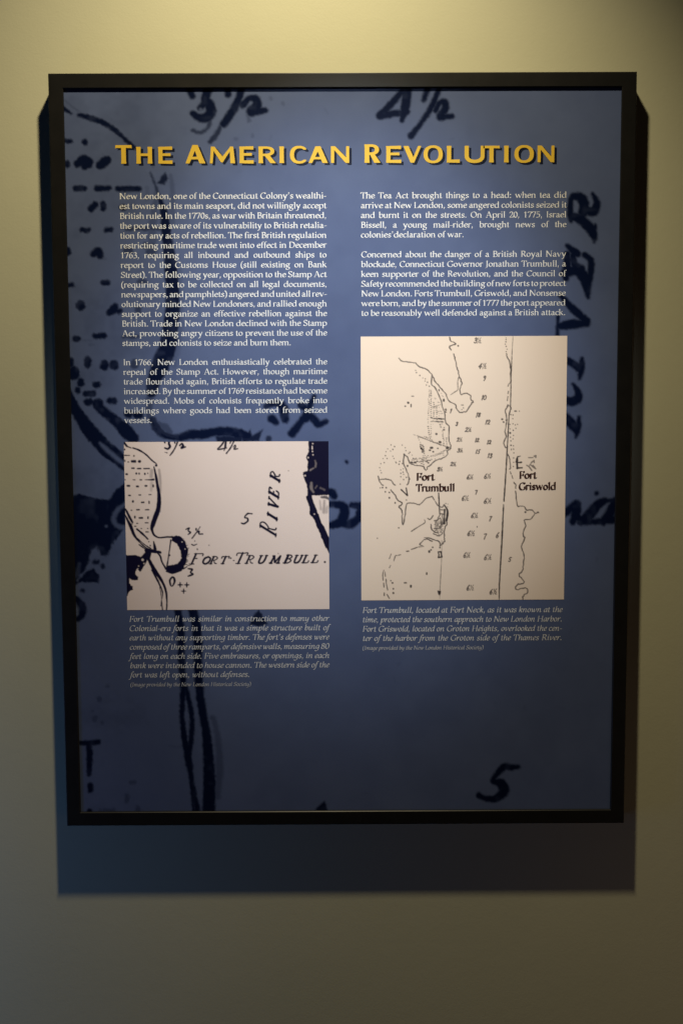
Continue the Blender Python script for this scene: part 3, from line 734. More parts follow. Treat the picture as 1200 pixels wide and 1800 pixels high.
lane((754, 684), (752, 745), 19, .7); lane((757, 684), (757, 735), 15, .8); lane((752, 748), (755, 770), 6, .8); lane((756.5, 740), (757, 770), 8, .7)
lane((762, 706), (762, 733), 8, .75); lane((767, 712), (767, 734), 6, .9); lane((758, 715), (768, 714), 4, .8)
lane((757, 735), (780, 737), 12, 1.05, .95); lane((757, 740.5), (779, 741.5), 11, .95); lane((773, 745), (775, 752), 3, .9); lane((780, 750), (780, 757), 2, 1.2)
lane((777, 756), (780, 785), 9, .85); lane((784, 768), (785, 786), 6, .8)
lane((725, 763), (783, 785), 20, .95); lane((737, 768), (780, 784), 12, .9); lane((744, 767), (760, 773), 5, .8)
lane((734, 768), (739, 779), 3, .9); lane((737.5, 780), (743, 796), 5, 1.5, .95); lane((741.5, 781), (746.5, 802), 7, 1.1); lane((743, 800), (744, 818), 6, .8)
lane((722, 809), (752, 804), 10, .7); lane((752, 804), (784, 791), 12, .8); lane((735, 812), (760, 808), 8, .9); lane((760, 802), (780, 796), 7, .8); lane((747, 810), (753, 814), 3, 1.2)
lane((764, 716), (777, 710), 5, .5)
# soundings
for t, x, y, h in (('3/', 832, 603, 9), ('4/', 840.5, 648, 9), ('9', 848, 669, 8), ('10', 845, 703, 8), ('18', 835.5, 733, 7.5), ('12', 852, 746, 7.5), ('12', 834, 777, 6.5), ('12', 855, 780.5, 6.5), ('15', 835, 797.5, 7), ('13', 856, 805, 7.5),
                   ('6/', 819.5, 842.5, 8), ('6/', 850, 841, 8), ('7', 833.5, 869, 7), ('6/', 810.5, 880, 8.5), ('6/', 849.5, 885, 9), ('6/', 827, 910.5, 8.5), ('7', 858, 915.5, 8), ('6/', 820.5, 942, 9), ('7', 848, 947.5, 9.5),
                   ('6', 870.5, 945.5, 9.5), ('6/', 813.5, 980, 8.5), ('6/', 850, 984, 9), ('5', 892.5, 987, 7), ('6/', 819, 1037.5, 9), ('6/', 859.5, 1044.5, 9), ('3', 800, 748, 6), ('2/', 802, 776, 6.5), ('3/', 803, 795, 6.5), ('2/', 791, 819, 6.5),
                   ('3/', 767.5, 828, 6.5), ('2', 780, 725, 6), ('1', 790, 726, 7), ('2/', 816.5, 759, 7.5)):
    hand(ch, t, (x, y), h, (0.92, 0), (0.22, -1), 0.88, 0.92, 0.7, 0.18, 0.1)
chart = ch.build('map_picture', MAT_CHART, panel)
chart['label'] = 'printed cream harbour chart with soundings and two fort names'



# ------------------------------------------------------------------ printed lettering
# Every letter is drawn here as pen strokes (a broad nib held at an angle) plus thin serifs, in units of 1/1000 em.
# 'l' straight nib line, 's' smooth nib curve, 'b' thin bar (x0, x1, y), 'd' dot (x, y, r), 't' thin straight line
def stem(x, y0, y1, foot=True, head=None):
    r = [('l', (x, y0 + 18), (x, y1 - 18))]
    if foot:
        r.append(('b', x - 88, x + 88, y0 + 13))
    if head == 'flag':
        r.append(('l', (x - 62, y1 - 62), (x - 10, y1 - 30)))
    elif head == 'bar':
        r.append(('b', x - 88, x + 88, y1 - 13))
    return r


def bowl(cx, cy, rx, ry, a0=0, a1=360, n=18):
    return ('s',) + tuple((cx + rx * math.cos(math.radians(a0 + (a1 - a0) * i / n)), cy + ry * math.sin(math.radians(a0 + (a1 - a0) * i / n))) for i in range(n + 1))


XH, CAP, ASC, DSC = 469, 692, 730, -276
ROM = {
    'a': (500, [('s', (92, 372), (150, 430), (250, 448), (325, 410), (342, 330)), ('l', (342, 345), (342, 70)), ('s', (342, 90), (368, 30), (430, 30), (470, 55)), ('s', (342, 280), (230, 262), (120, 220), (82, 130), (120, 40), (215, 22), (300, 70), (342, 120))]),
    'b': (553, stem(120, 0, ASC, False, 'flag') + [('s', (120, 350), (200, 430), (320, 450), (440, 400), (488, 250), (440, 80), (310, 18), (200, 25), (120, 60))]),
    'c': (444, [('s', (395, 385), (330, 435), (250, 450), (130, 390), (70, 240), (110, 90), (230, 18), (330, 35), (405, 85))]),
    'd': (611, stem(478, 30, ASC, False, 'flag') + [('b', 478, 570, 20), ('s', (478, 400), (400, 440), (290, 450), (140, 390), (72, 235), (120, 80), (240, 18), (370, 40), (478, 110))]),
    'e': (479, [('s', (75, 255), (410, 275), (385, 400), (270, 452), (140, 395), (70, 240), (120, 85), (240, 18), (350, 40), (430, 100))]),
    'f': (333, [('s', (350, 690), (300, 712), (220, 690), (160, 600), (150, 500)), ('l', (150, 560), (150, 20)), ('b', 55, 262, 13), ('b', 35, 300, 448)]),
    'g': (556, [bowl(245, 310, 165, 138), ('s', (380, 420), (440, 440), (520, 440)), ('s', (170, 190), (110, 150), (120, 95), (210, 70), (360, 55), (450, -20), (440, -130), (330, -230), (210, -250), (90, -210), (60, -130), (110, -50), (200, 0))]),
    'h': (582, stem(108, 0, ASC, True, 'flag') + [('s', (108, 340), (190, 420), (300, 450), (400, 420), (442, 320)), ('l', (442, 330), (442, 18)), ('b', 355, 555, 13)]),
    'i': (291, stem(145, 0, XH, True, 'flag') + [('d', 135, 640, 56)]),
    'j': (234, [('l', (135, 440), (135, -120)), ('s', (135, -100), (110, -210), (20, -250)), ('l', (60, 400), (125, 440)), ('d', 125, 640, 56)]),
    'k': (556, stem(110, 0, ASC, True, 'flag') + [('t', (130, 230), (400, 440)), ('b', 320, 490, 450), ('l', (230, 300), (460, 20)), ('b', 400, 560, 13)]),
    'l': (291, stem(145, 0, ASC, True, 'flag')),
    'm': (883, stem(108, 0, XH, True, 'flag') + [('s', (108, 340), (190, 420), (290, 450), (385, 420), (428, 320)), ('l', (428, 330), (428, 18)), ('b', 345, 515, 13), ('s', (428, 340), (510, 420), (610, 450), (705, 420), (745, 320)), ('l', (745, 330), (745, 18)), ('b', 660, 855, 13)]),
    'n': (582, stem(108, 0, XH, True, 'flag') + [('s', (108, 340), (190, 420), (300, 450), (400, 420), (442, 320)), ('l', (442, 330), (442, 18)), ('b', 355, 555, 13)]),
    'o': (546, [bowl(273, 234, 196, 216)]),
    'p': (601, [('l', (118, 440), (118, DSC + 18)), ('l', (50, 400), (108, 440)), ('b', 25, 215, DSC + 13), ('s', (118, 370), (210, 435), (330, 452), (470, 400), (528, 250), (480, 85), (350, 18), (220, 25), (118, 80))]),
    'q': (560, [('l', (445, 430), (445, DSC + 18)), ('b', 350, 540, DSC + 13), ('s', (445, 410), (370, 445), (270, 450), (130, 390), (68, 235), (115, 80), (230, 18), (350, 40), (445, 110))]),
    'r': (395, stem(110, 0, XH, True, 'flag') + [('s', (110, 330), (190, 420), (270, 450), (360, 420))]),
    's': (424, [('s', (345, 385), (270, 445), (160, 435), (95, 350), (140, 275), (250, 225), (335, 165), (330, 70), (240, 18), (140, 30), (65, 95))]),
    't': (326, [('l', (140, 570), (140, 90)), ('s', (140, 110), (165, 28), (240, 22), (310, 60)), ('b', 25, 300, 448)]),
    'u': (603, [('l', (112, 440), (112, 130)), ('s', (112, 150), (150, 40), (260, 22), (370, 60), (440, 130)), ('l', (442, 450), (442, 40)), ('b', 442, 560, 20), ('l', (40, 435), (100, 450)), ('l', (370, 435), (430, 450))]),
    'v': (565, [('l', (85, 450), (285, 30)), ('t', (285, 20), (470, 450)), ('b', 20, 190, 455), ('b', 390, 545, 455)]),
    'w': (834, [('l', (85, 450), (260, 30)), ('t', (260, 20), (420, 420)), ('l', (415, 430), (590, 30)), ('t', (590, 20), (745, 450)), ('b', 20, 190, 455), ('b', 670, 820, 455)]),
    'x': (516, [('l', (90, 445), (420, 20)), ('t', (85, 15), (410, 450)), ('b', 25, 175, 455), ('b', 340, 480, 455), ('b', 25, 165, 13), ('b', 345, 500, 13)]),
    'y': (556, [('l', (85, 450), (285, 40)), ('s', (470, 450), (285, 20), (200, -180), (120, -250), (50, -240)), ('b', 20, 190, 455), ('b', 390, 545, 455)]),
    'z': (500, [('l', (60, 440), (430, 440)), ('l', (430, 430), (70, 30)), ('l', (70, 24), (450, 24)), ('l', (60, 440), (60, 370)), ('l', (455, 30), (455, 110))]),
    'A': (778, [('t', (110, 20), (370, 690)), ('l', (385, 680), (650, 20)), ('b', 20, 240, 13), ('b', 540, 760, 13), ('b', 200, 560, 235)]),
    'B': (611, stem(150, 0, CAP, False) + [('b', 40, 330, 13), ('b', 40, 330, CAP - 13), ('s', (150, 675), (330, 672), (450, 620), (455, 480), (360, 390), (150, 375)), ('s', (330, 375), (480, 340), (540, 200), (480, 60), (320, 16), (150, 18))]),
    'C': (709, [('s', (620, 560), (540, 650), (420, 678), (220, 610), (90, 400), (120, 170), (280, 25), (450, 16), (570, 50), (660, 120)), ('l', (625, 660), (625, 560))]),
    'D': (774, stem(150, 0, CAP, False) + [('b', 40, 330, 13), ('b', 40, 330, CAP - 13), ('s', (150, 675), (380, 672), (600, 580), (680, 370), (620, 150), (450, 30), (150, 18))]),
    'E': (611, stem(150, 0, CAP, False) + [('b', 40, 530, 13), ('b', 40, 520, CAP - 13), ('b', 150, 440, 352), ('l', (515, 680), (515, 570)), ('l', (530, 16), (560, 140)), ('l', (440, 290), (440, 420))]),
    'F': (556, stem(150, 0, CAP, True) + [('b', 40, 520, CAP - 13), ('b', 150, 430, 340), ('l', (515, 680), (515, 570)), ('l', (430, 280), (430, 410))]),
    'G': (763, [('s', (650, 570), (560, 650), (430, 678), (220, 610), (90, 400), (120, 170), (280, 25), (450, 16), (580, 40), (660, 80)), ('l', (655, 660), (655, 570)), ('l', (660, 300), (660, 60)), ('b', 560, 750, 305)]),
    'H': (832, stem(165, 0, CAP, True, 'bar') + stem(665, 0, CAP, True, 'bar') + [('b', 165, 665, 360)]),
    'I': (337, stem(168, 0, CAP, True, 'bar')),
    'J': (333, [('l', (175, 680), (175, 50)), ('s', (175, 70), (150, -80), (20, -160)), ('b', 80, 270, CAP - 13)]),
    'K': (726, stem(150, 0, CAP, True, 'bar') + [('t', (170, 320), (540, 680)), ('l', (270, 400), (620, 20)), ('b', 440, 640, CAP - 13), ('b', 540, 720, 13)]),
    'L': (611, stem(150, 0, CAP, False, 'bar') + [('b', 40, 540, 13), ('l', (540, 16), (570, 160))]),
    'M': (946, [('t', (130, 20), (165, 680)), ('l', (175, 670), (465, 40)), ('t', (465, 30), (770, 680)), ('l', (780, 680), (820, 20)), ('b', 40, 230, 13), ('b', 720, 920, 13), ('b', 60, 190, CAP - 13), ('b', 760, 880, CAP - 13)]),
    'N': (831, [('l', (150, 680), (150, 20)), ('l', (160, 670), (660, 30)), ('t', (680, 680), (680, 20)), ('b', 40, 180, CAP - 13), ('b', 50, 250, 13), ('b', 590, 790, CAP - 13)]),
    'O': (786, [bowl(393, 346, 310, 330)]),
    'P': (604, stem(150, 0, CAP, True) + [('b', 40, 330, CAP - 13), ('s', (150, 675), (340, 672), (510, 610), (520, 440), (400, 320), (230, 300), (150, 310))]),
    'Q': (786, [bowl(393, 346, 310, 330), ('s', (400, 20), (560, -140), (760, -180))]),
    'R': (668, stem(150, 0, CAP, True) + [('b', 40, 330, CAP - 13), ('s', (150, 675), (340, 672), (480, 610), (480, 440), (370, 360), (150, 345)), ('l', (330, 350), (560, 40)), ('b', 560, 660, 20)]),
    'S': (525, [('s', (430, 560), (360, 660), (220, 678), (110, 590), (120, 450), (260, 360), (410, 280), (450, 150), (370, 40), (220, 16), (120, 50), (70, 130)), ('l', (435, 660), (435, 560)), ('l', (70, 30), (70, 140))]),
    'T': (613, stem(306, 0, CAP, True) + [('b', 30, 585, CAP - 13), ('l', (35, 680), (35, 570)), ('l', (580, 680), (580, 570))]),
    'U': (778, [('l', (150, 680), (150, 220)), ('s', (150, 240), (190, 70), (360, 16), (540, 50), (630, 200)), ('t', (632, 190), (632, 680)), ('b', 45, 255, CAP - 13), ('b', 545, 725, CAP - 13)]),
    'V': (722, [('l', (110, 680), (370, 30)), ('t', (370, 20), (620, 680)), ('b', 20, 220, CAP - 13), ('b', 520, 710, CAP - 13)]),
    'W': (1000, [('l', (110, 680), (310, 30)), ('t', (310, 20), (510, 600)), ('l', (500, 660), (710, 30)), ('t', (710, 20), (900, 680)), ('b', 20, 220, CAP - 13), ('b', 800, 990, CAP - 13)]),
    'X': (667, [('l', (110, 680), (560, 20)), ('t', (100, 20), (550, 680)), ('b', 20, 200, CAP - 13), ('b', 470, 640, CAP - 13), ('b', 20, 190, 13), ('b', 470, 650, 13)]),
    'Y': (667, [('l', (90, 680), (335, 330)), ('t', (335, 320), (580, 680)), ('l', (335, 340), (335, 20)), ('b', 20, 190, CAP - 13), ('b', 490, 650, CAP - 13), ('b', 240, 430, 13)]),
    'Z': (667, [('l', (70, 665), (590, 665)), ('t', (590, 660), (80, 30)), ('l', (70, 30), (610, 30))]),
    '0': (500, [bowl(250, 335, 190, 325)]),
    '1': (500, stem(260, 0, 680, True) + [('l', (120, 560), (250, 660))]),
    '2': (500, [('s', (75, 520), (130, 640), (250, 670), (380, 600), (390, 460), (270, 260), (70, 40)), ('l', (70, 35), (440, 35)), ('l', (450, 30), (450, 130))]),
    '3': (500, [('s', (90, 580), (200, 668), (330, 640), (370, 520), (300, 390), (180, 350)), ('s', (180, 350), (350, 330), (430, 200), (370, 50), (200, 0), (60, 40))]),
    '4': (500, [('t', (340, 670), (40, 200)), ('l', (40, 200), (470, 200)), ('l', (350, 670), (350, 20))]),
    '5': (500, [('l', (120, 650), (400, 650)), ('t', (120, 650), (100, 370)), ('s', (100, 370), (230, 410), (370, 360), (420, 220), (340, 60), (190, 5), (60, 40))]),
    '6': (500, [('s', (420, 670), (250, 600), (110, 420), (75, 230), (130, 60), (250, 10), (380, 70), (425, 210), (370, 360), (250, 400), (130, 330))]),
    '7': (500, [('l', (50, 645), (450, 645)), ('l', (440, 640), (190, 15)), ('l', (50, 650), (45, 550))]),
    '8': (500, [bowl(250, 510, 140, 150), bowl(250, 180, 178, 170)]),
    '9': (500, [('s', (80, 0), (250, 60), (390, 250), (425, 440), (370, 610), (250, 660), (120, 600), (75, 460), (130, 310), (250, 270), (370, 340))]),
    '.': (250, [('d', 125, 50, 58)]),
    ',': (250, [('d', 125, 50, 56), ('t', (150, 40), (85, -130))]),
    ':': (250, [('d', 125, 50, 58), ('d', 125, 400, 58)]),
    '-': (333, [('l', (50, 235), (285, 245))]),
    '\u2019': (278, [('d', 150, 660, 56), ('t', (180, 650), (105, 480))]),
    '(': (333, [('s', (280, 730), (130, 560), (85, 290), (130, 20), (280, -150))]),
    ')': (333, [('s', (50, 730), (200, 560), (245, 290), (200, 20), (50, -150))]),
}
ITW = dict(a=444, b=463, c=407, d=500, e=389, f=278, g=500, h=500, i=278, j=278, k=444, l=278, m=778, n=556, o=444, p=500, q=463, r=389, s=389, t=333, u=556, v=500, w=722, x=500, y=500, z=444,
           A=722, B=611, C=667, D=778, E=611, F=556, G=722, H=778, I=333, J=333, K=667, L=556, M=944, N=778, O=778, P=611, Q=778, R=667, S=556, T=611, U=778, V=722, W=944, X=722, Y=667, Z=667)
ITA_OWN = {
    'a': [('s', (360, 420), (260, 450), (140, 390), (65, 220), (90, 60), (170, 25), (280, 110), (355, 300)), ('l', (365, 440), (340, 90)), ('s', (340, 110), (350, 25), (430, 70))],
    'b': [('l', (110, 700), (95, 80)), ('s', (95, 160), (170, 350), (290, 445), (380, 390), (395, 250), (320, 80), (200, 18), (95, 80))],
    'd': [('s', (380, 420), (270, 450), (140, 390), (65, 220), (90, 60), (180, 25), (300, 110), (385, 300)), ('l', (420, 710), (375, 90)), ('s', (375, 110), (390, 25), (470, 70))],
    'e': [('s', (70, 210), (240, 240), (340, 330), (320, 430), (220, 445), (110, 350), (65, 180), (110, 50), (210, 22), (340, 110))],
    'f': [('s', (350, 650), (300, 720), (220, 690), (160, 500), (110, 100), (60, -160), (-20, -250), (-80, -210)), ('b', 30, 290, 440)],
    'g': [('s', (400, 420), (280, 450), (140, 380), (80, 230), (110, 90), (200, 60), (310, 140), (390, 320)), ('s', (410, 440), (380, 100), (340, -120), (230, -240), (90, -240), (30, -170))],
    'h': [('l', (125, 700), (90, 20)), ('s', (95, 160), (190, 350), (310, 445), (380, 400), (370, 200), (365, 60), (400, 20), (470, 70))],
    'i': [('s', (40, 380), (120, 440), (140, 380), (120, 100), (150, 20), (230, 70)), ('d', 150, 620, 50)],
    'k': [('l', (120, 700), (90, 20)), ('s', (100, 190), (230, 400), (330, 440), (350, 350), (240, 260), (120, 220)), ('s', (220, 250), (300, 90), (350, 20), (430, 60))],
    'l': [('l', (150, 700), (110, 100)), ('s', (112, 120), (140, 20), (230, 70))],
    'm': [('s', (30, 380), (110, 440), (125, 360), (95, 20)), ('s', (100, 140), (190, 340), (300, 445), (370, 390), (340, 20)), ('s', (348, 140), (440, 340), (560, 445), (625, 390), (605, 200), (610, 60), (650, 20), (740, 80))],
    'n': [('s', (30, 380), (110, 440), (125, 360), (95, 20)), ('s', (100, 140), (190, 340), (320, 445), (400, 390), (385, 200), (390, 60), (430, 20), (520, 80))],
    'p': [('s', (30, 380), (110, 440), (120, 340), (60, -260)), ('b', 0, 150, -262), ('s', (100, 120), (200, 350), (320, 445), (420, 390), (430, 240), (350, 80), (230, 18), (110, 80))],
    'r': [('s', (30, 380), (110, 440), (125, 360), (95, 20)), ('s', (100, 140), (190, 340), (290, 445), (370, 410))],
    'u': [('s', (30, 380), (110, 440), (125, 360), (105, 120), (160, 20), (280, 80), (395, 300)), ('l', (410, 440), (380, 90)), ('s', (382, 110), (410, 20), (520, 80))],
    'v': [('s', (30, 380), (100, 440), (140, 330), (160, 30)), ('s', (160, 25), (330, 150), (420, 320), (400, 440))],
    'w': [('s', (30, 380), (100, 440), (140, 330), (160, 30)), ('s', (160, 25), (310, 160), (380, 430)), ('s', (380, 420), (370, 200), (390, 30)), ('s', (390, 25), (560, 160), (640, 330), (620, 440))],
    'y': [('s', (30, 380), (110, 440), (125, 360), (105, 130), (160, 30), (280, 80), (395, 300)), ('s', (420, 440), (390, 100), (340, -120), (220, -240), (80, -240))],
}


def glyph_mesh(spec, bold=1.0, shear=0.0, nib=(43, 15, 24), thin=17, bar=14, cell=21.0):
    """pen strokes -> one clean flat outline: signed distance on a fine grid, then marched cell by cell"""
    a, b, ang = nib
    a *= bold; b *= bold; thin *= bold; bar *= 0.6 + 0.4 * bold
    x0, x1, y0, y1 = -200, 1150, -330, 800
    nx, ny = int((x1 - x0) / cell) + 1, int((y1 - y0) / cell) + 1
    X, Y = np.meshgrid(x0 + cell * np.arange(nx), y0 + cell * np.arange(ny))
    F = np.full(X.shape, -1e3)
    ca, sa = math.cos(math.radians(ang)), math.sin(math.radians(ang))

    def sweep(pts, u, v, uu, vv, scale):
        nonlocal F
        for (ax, ay), (bx, by) in zip(pts[:-1], pts[1:]):
            pa = np.array([(ax * ca + ay * sa) / u, (-ax * sa + ay * ca) / v]); pb = np.array([(bx * ca + by * sa) / u, (-bx * sa + by * ca) / v])
            d = pb - pa
            t = np.clip(((uu - pa[0]) * d[0] + (vv - pa[1]) * d[1]) / (d @ d + 1e-9), 0, 1)
            F = np.maximum(F, (1 - np.hypot(uu - pa[0] - d[0] * t, vv - pa[1] - d[1] * t)) * scale)
    uu, vv = (X * ca + Y * sa), (-X * sa + Y * ca)
    for st in spec:
        k = st[0]
        if k in 'ls':
            p = [q for q in (smooth_line(st[1:], 5) if (k == 's' and len(st) > 3) else np.array(st[1:], float))]
            sweep(p, a, b, uu / a, vv / b, b)
        elif k == 't':
            sweep([np.array(q, float) for q in st[1:]], thin, thin, uu / thin, vv / thin, thin)
        elif k == 'b':
            F = np.maximum(F, np.minimum(np.minimum(X - st[1], st[2] - X), bar - np.abs(Y - st[3])))
        elif k == 'd':
            F = np.maximum(F, st[3] * (0.7 + 0.3 * bold) - np.hypot(X - st[1], Y - st[2]))
    V, polys = march(X, Y, F)
    V[:, 0] += V[:, 1] * shear
    return V, polys


def march(X, Y, F):
    ins = F > 0
    full = ins[:-1, :-1] & ins[1:, :-1] & ins[:-1, 1:] & ins[1:, 1:]
    anyc = ins[:-1, :-1] | ins[1:, :-1] | ins[:-1, 1:] | ins[1:, 1:]
    V, idx, polys = [], {}, []

    def vid(key, p):
        if key not in idx:
            idx[key] = len(V)
            V.append(p)
        return idx[key]

    def corner(j, i):
        return vid((j, i), (X[j, i], Y[j, i]))

    def edge(j, i, j2, i2):
        key = ((j, i), (j2, i2)) if (j, i) < (j2, i2) else ((j2, i2), (j, i))
        f0, f1 = F[j, i], F[j2, i2]
        t = f0 / (f0 - f1)
        return vid(key, (X[j, i] + (X[j2, i2] - X[j, i]) * t, Y[j, i] + (Y[j2, i2] - Y[j, i]) * t))
    for j in range(full.shape[0]):
        i = 0
        while i < full.shape[1]:
            if full[j, i]:
                k = i
                while k + 1 < full.shape[1] and full[j, k + 1]:
                    k += 1
                polys.append([corner(j, i), corner(j, k + 1), corner(j + 1, k + 1), corner(j + 1, i)])
                i = k + 1
                continue
            if anyc[j, i]:
                c = [(j, i), (j, i + 1), (j + 1, i + 1), (j + 1, i)]
                poly = []
                for n in range(4):
                    p, q = c[n], c[(n + 1) % 4]
                    if ins[p]:
                        poly.append(corner(*p))
                    if ins[p] != ins[q]:
                        poly.append(edge(*p, *q))
                if len(poly) >= 3:
                    polys.append(poly)
            i += 1
    return (np.array(V, float) if V else np.zeros((0, 2))), polys


class Face:
    def __init__(self, italic=False, bold=1.0, **kw):
        self.it, self.bold, self.kw, self.cache = italic, bold, kw, {}

    def width(self, c):
        if c == ' ':
            return 250
        return ITW.get(c, ROM[c][0]) if self.it else ROM[c][0]

    def get(self, c):
        if c not in self.cache:
            if self.it:
                if c in ITA_OWN:
                    spec = ITA_OWN[c]
                else:
                    s = self.width(c) / ROM[c][0]
                    spec = []
                    for st in ROM[c][1]:
                        if st[0] == 'b':
                            spec.append(('b', st[1] * s, st[2] * s, st[3]))
                        elif st[0] == 'd':
                            spec.append(('d', st[1] * s, st[2], st[3]))
                        else:
                            spec.append((st[0],) + tuple((x * s, y) for x, y in st[1:]))
                self.cache[c] = glyph_mesh(spec, self.bold, 0.17, nib=(36, 14, 32), thin=15, **self.kw)
            else:
                self.cache[c] = glyph_mesh(ROM[c][1], self.bold, **self.kw)
        return self.cache[c]

    def measure(self, s):
        return sum(self.width(c) for c in s)


class Setter:
    """collects letters and links them as one flat block of print"""

    def __init__(self, y):
        self.V, self.loops, self.starts, self.n, self.nl, self.y = [], [], [], 0, 0, y

    def add(self, V, polys, fx):
        if len(V) == 0:
            return
        x, z = fx(V[:, 0], V[:, 1])
        self.V.append(np.stack([x, np.full_like(x, self.y), z], 1))
        for p in polys:
            self.starts.append(self.nl)
            self.loops.extend([q + self.n for q in p])
            self.nl += len(p)
        self.n += len(V)

    def line(self, face, text, x, z, em, justify=None, track=0.0):
        """left edge x, baseline z; justify = right edge"""
        s = em / 1000.0
        nat = face.measure(text) * s + track * (len(text) - 1)
        extra = 0.0
        squeeze = 1.0
        if justify is not None:
            sp = text.count(' ')
            gap = justify - x - nat
            if sp and gap > -sp * 0.10 * em:
                extra = gap / sp
            else:
                squeeze = (justify - x) / nat
        for c in text:
            if c != ' ':
                V, P = face.get(c)
                self.add(V, P, lambda u, v, x=x: (x + u * s * squeeze, z + v * s))
            x += (face.width(c) * s + track) * squeeze + (extra if c == ' ' else 0)
        return x

    def build(self, name, mat, parent, label=None):
        o = put_arrays(name, np.vstack(self.V), self.loops, self.starts, mat, parent)
        if label:
            o['label'] = label
        return o


YT = Y_SHEET - 0.00025
ROMAN = Face(bold=1.28)
ITALIC = Face(italic=True, bold=1.34)
BLACK = Face(bold=2.5)


def block(name, face, lines, left, right, top, bottom, em, mat, label, ragged_last=True, track=0.0):
    """left/right: (x at the first line, x at the last line) and top/bottom: baselines, all measured on the photograph"""
    n = len(lines)
    pl = to_sheet([(left[0], top), (left[1], bottom)], YT)
    pr = to_sheet([(right[0], top), (right[1], bottom)], YT)
    x0, x1 = pl[:, 0].mean(), pr[:, 0].mean()
    za, zb = (pl[0, 1] + pr[0, 1]) / 2, (pl[1, 1] + pr[1, 1]) / 2
    st = Setter(YT)
    for i, t in enumerate(lines):
        z = za + (zb - za) * i / max(1, n - 1)
        last = ragged_last and i == n - 1
        st.line(face, t, x0, z, em, None if last else x1, track)
    return st.build(name, mat, sheet, label)


EM = 0.01165
block('text_paragraph', ROMAN, [
    'New London, one of the Connecticut Colony\u2019s wealthi-', 'est towns and its main seaport, did not willingly accept', 'British rule. In the 1770s, as war with Britain threatened,',
    'the port was aware of its vulnerability to British retalia-', 'tion for any acts of rebellion. The first British regulation', 'restricting maritime trade went into effect in December',
    '1763, requiring all inbound and outbound ships to', 'report to the Customs House (still existing on Bank', 'Street). The following year, opposition to the Stamp Act',
    '(requiring tax to be collected on all legal documents,', 'newspapers, and pamphlets) angered and united all rev-', 'olutionary minded New Londoners, and rallied enough',
    'support to organize an effective rebellion against the', 'British. Trade in New London declined with the Stamp', 'Act, provoking angry citizens to prevent the use of the', 'stamps, and colonists to seize and burn them.'],
    (209.5, 215.5), (573.5, 575), 349.4, 607.4, EM, MAT_BODY, 'longest white paragraph, top of the left column')
block('text_paragraph', ROMAN, [
    'In 1766, New London enthusiastically celebrated the', 'repeal of the Stamp Act. However, though maritime', 'trade flourished again, British efforts to regulate trade',
    'increased. By the summer of 1769 resistance had become', 'widespread. Mobs of colonists frequently broke into', 'buildings where goods had been stored from seized', 'vessels.'],
    (216.2, 219), (575, 575.6), 641.2, 743.0, EM, MAT_BODY, 'white paragraph above the fort map')
block('text_paragraph', ROMAN, [
    'The Tea Act brought things to a head: when tea did', 'arrive at New London, some angered colonists seized it', 'and burnt it on the streets. On April 20, 1775, Israel',
    'Bissell, a young mail-rider, brought news of the', 'colonies\u2019declaration of war.'],
    (633.5, 634), (995.5, 994.5), 348.2, 417.0, EM, MAT_BODY, 'short white paragraph, top of the right column')
block('text_paragraph', ROMAN, [
    'Concerned about the danger of a British Royal Navy', 'blockade, Connecticut Governor Jonathan Trumbull, a', 'keen supporter of the Revolution, and the Council of',
    'Safety recommended the building of new forts to protect', 'New London. Forts Trumbull, Griswold, and Nonsense', 'were born, and by the summer of 1777 the port appeared', 'to be reasonably well defended against a British attack.'],
    (634, 634.8), (994.5, 993), 451.8, 554.6, EM, MAT_BODY, 'white paragraph above the harbour chart')
block('caption_text', ITALIC, [
    'Fort Trumbull was similar in construction to many other', 'Colonial-era forts in that it was a simple structure built of', 'earth without any supporting timber. The fort\u2019s defenses were',
    'composed of three ramparts, or defensive walls, measuring 80', 'feet long on each side. Five embrasures, or openings, in each', 'bank were intended to house cannon. The western side of the', 'fort was left open, without defenses.'],
    (226.5, 229), (577.5, 578.5), 1092.3, 1190.2, 0.01185, MAT_CAPTION, 'grey italic caption below the fort map')
block('caption_text', ITALIC, [
    'Fort Trumbull, located at Fort Neck, as it was known at the', 'time, protected the southern approach to New London Harbor.', 'Fort Griswold, located on Groton Heights, overlooked the cen-', 'ter of the harbor from the Groton side of the Thames River.'],
    (636, 636.5), (987.5, 986.5), 1076.8, 1126.0, 0.01185, MAT_CAPTION, 'grey italic caption below the harbour chart', ragged_last=False)
for pos, right in (((229, 1206.8), 441), ((636.5, 1142.4), 849)):
    st = Setter(YT)
    p = to_sheet([pos, (right, pos[1])], YT)
    st.line(ITALIC, '(Image provided by the New London Historical Society)', p[0, 0], p[0, 1], 0.00815, p[1, 0])
    st.build('credit_line', MAT_CREDIT, sheet)

# names printed on the chart
YL = Y_SHEET - 0.0005
for lines in ((('Fort', 731, 763, 844.5), ('Trumbull', 731, 799, 863.8)), (('Fort', 911.5, 942, 841.3), ('Griswold', 911, 976.5, 861.3))):
    st = Setter(YL)
    for t, xa, xb, y in lines:
        p = to_sheet([(xa, y), (xb, y)], YL)
        nat = BLACK.measure(t) / 1000
        V0 = p[1, 0] - p[0, 0]
        s = 0.01480
        x = p[0, 0]
        k = V0 / (nat * s)
        for c in t:
            V, P = BLACK.get(c)
            st.add(V, P, lambda u, v, x=x, k=k: (x + u * s / 1000 * k, p[0, 1] + v * s / 1000))
            x += BLACK.width(c) * s / 1000 * k
    st.build('map_label', MAT_LABEL, chart)


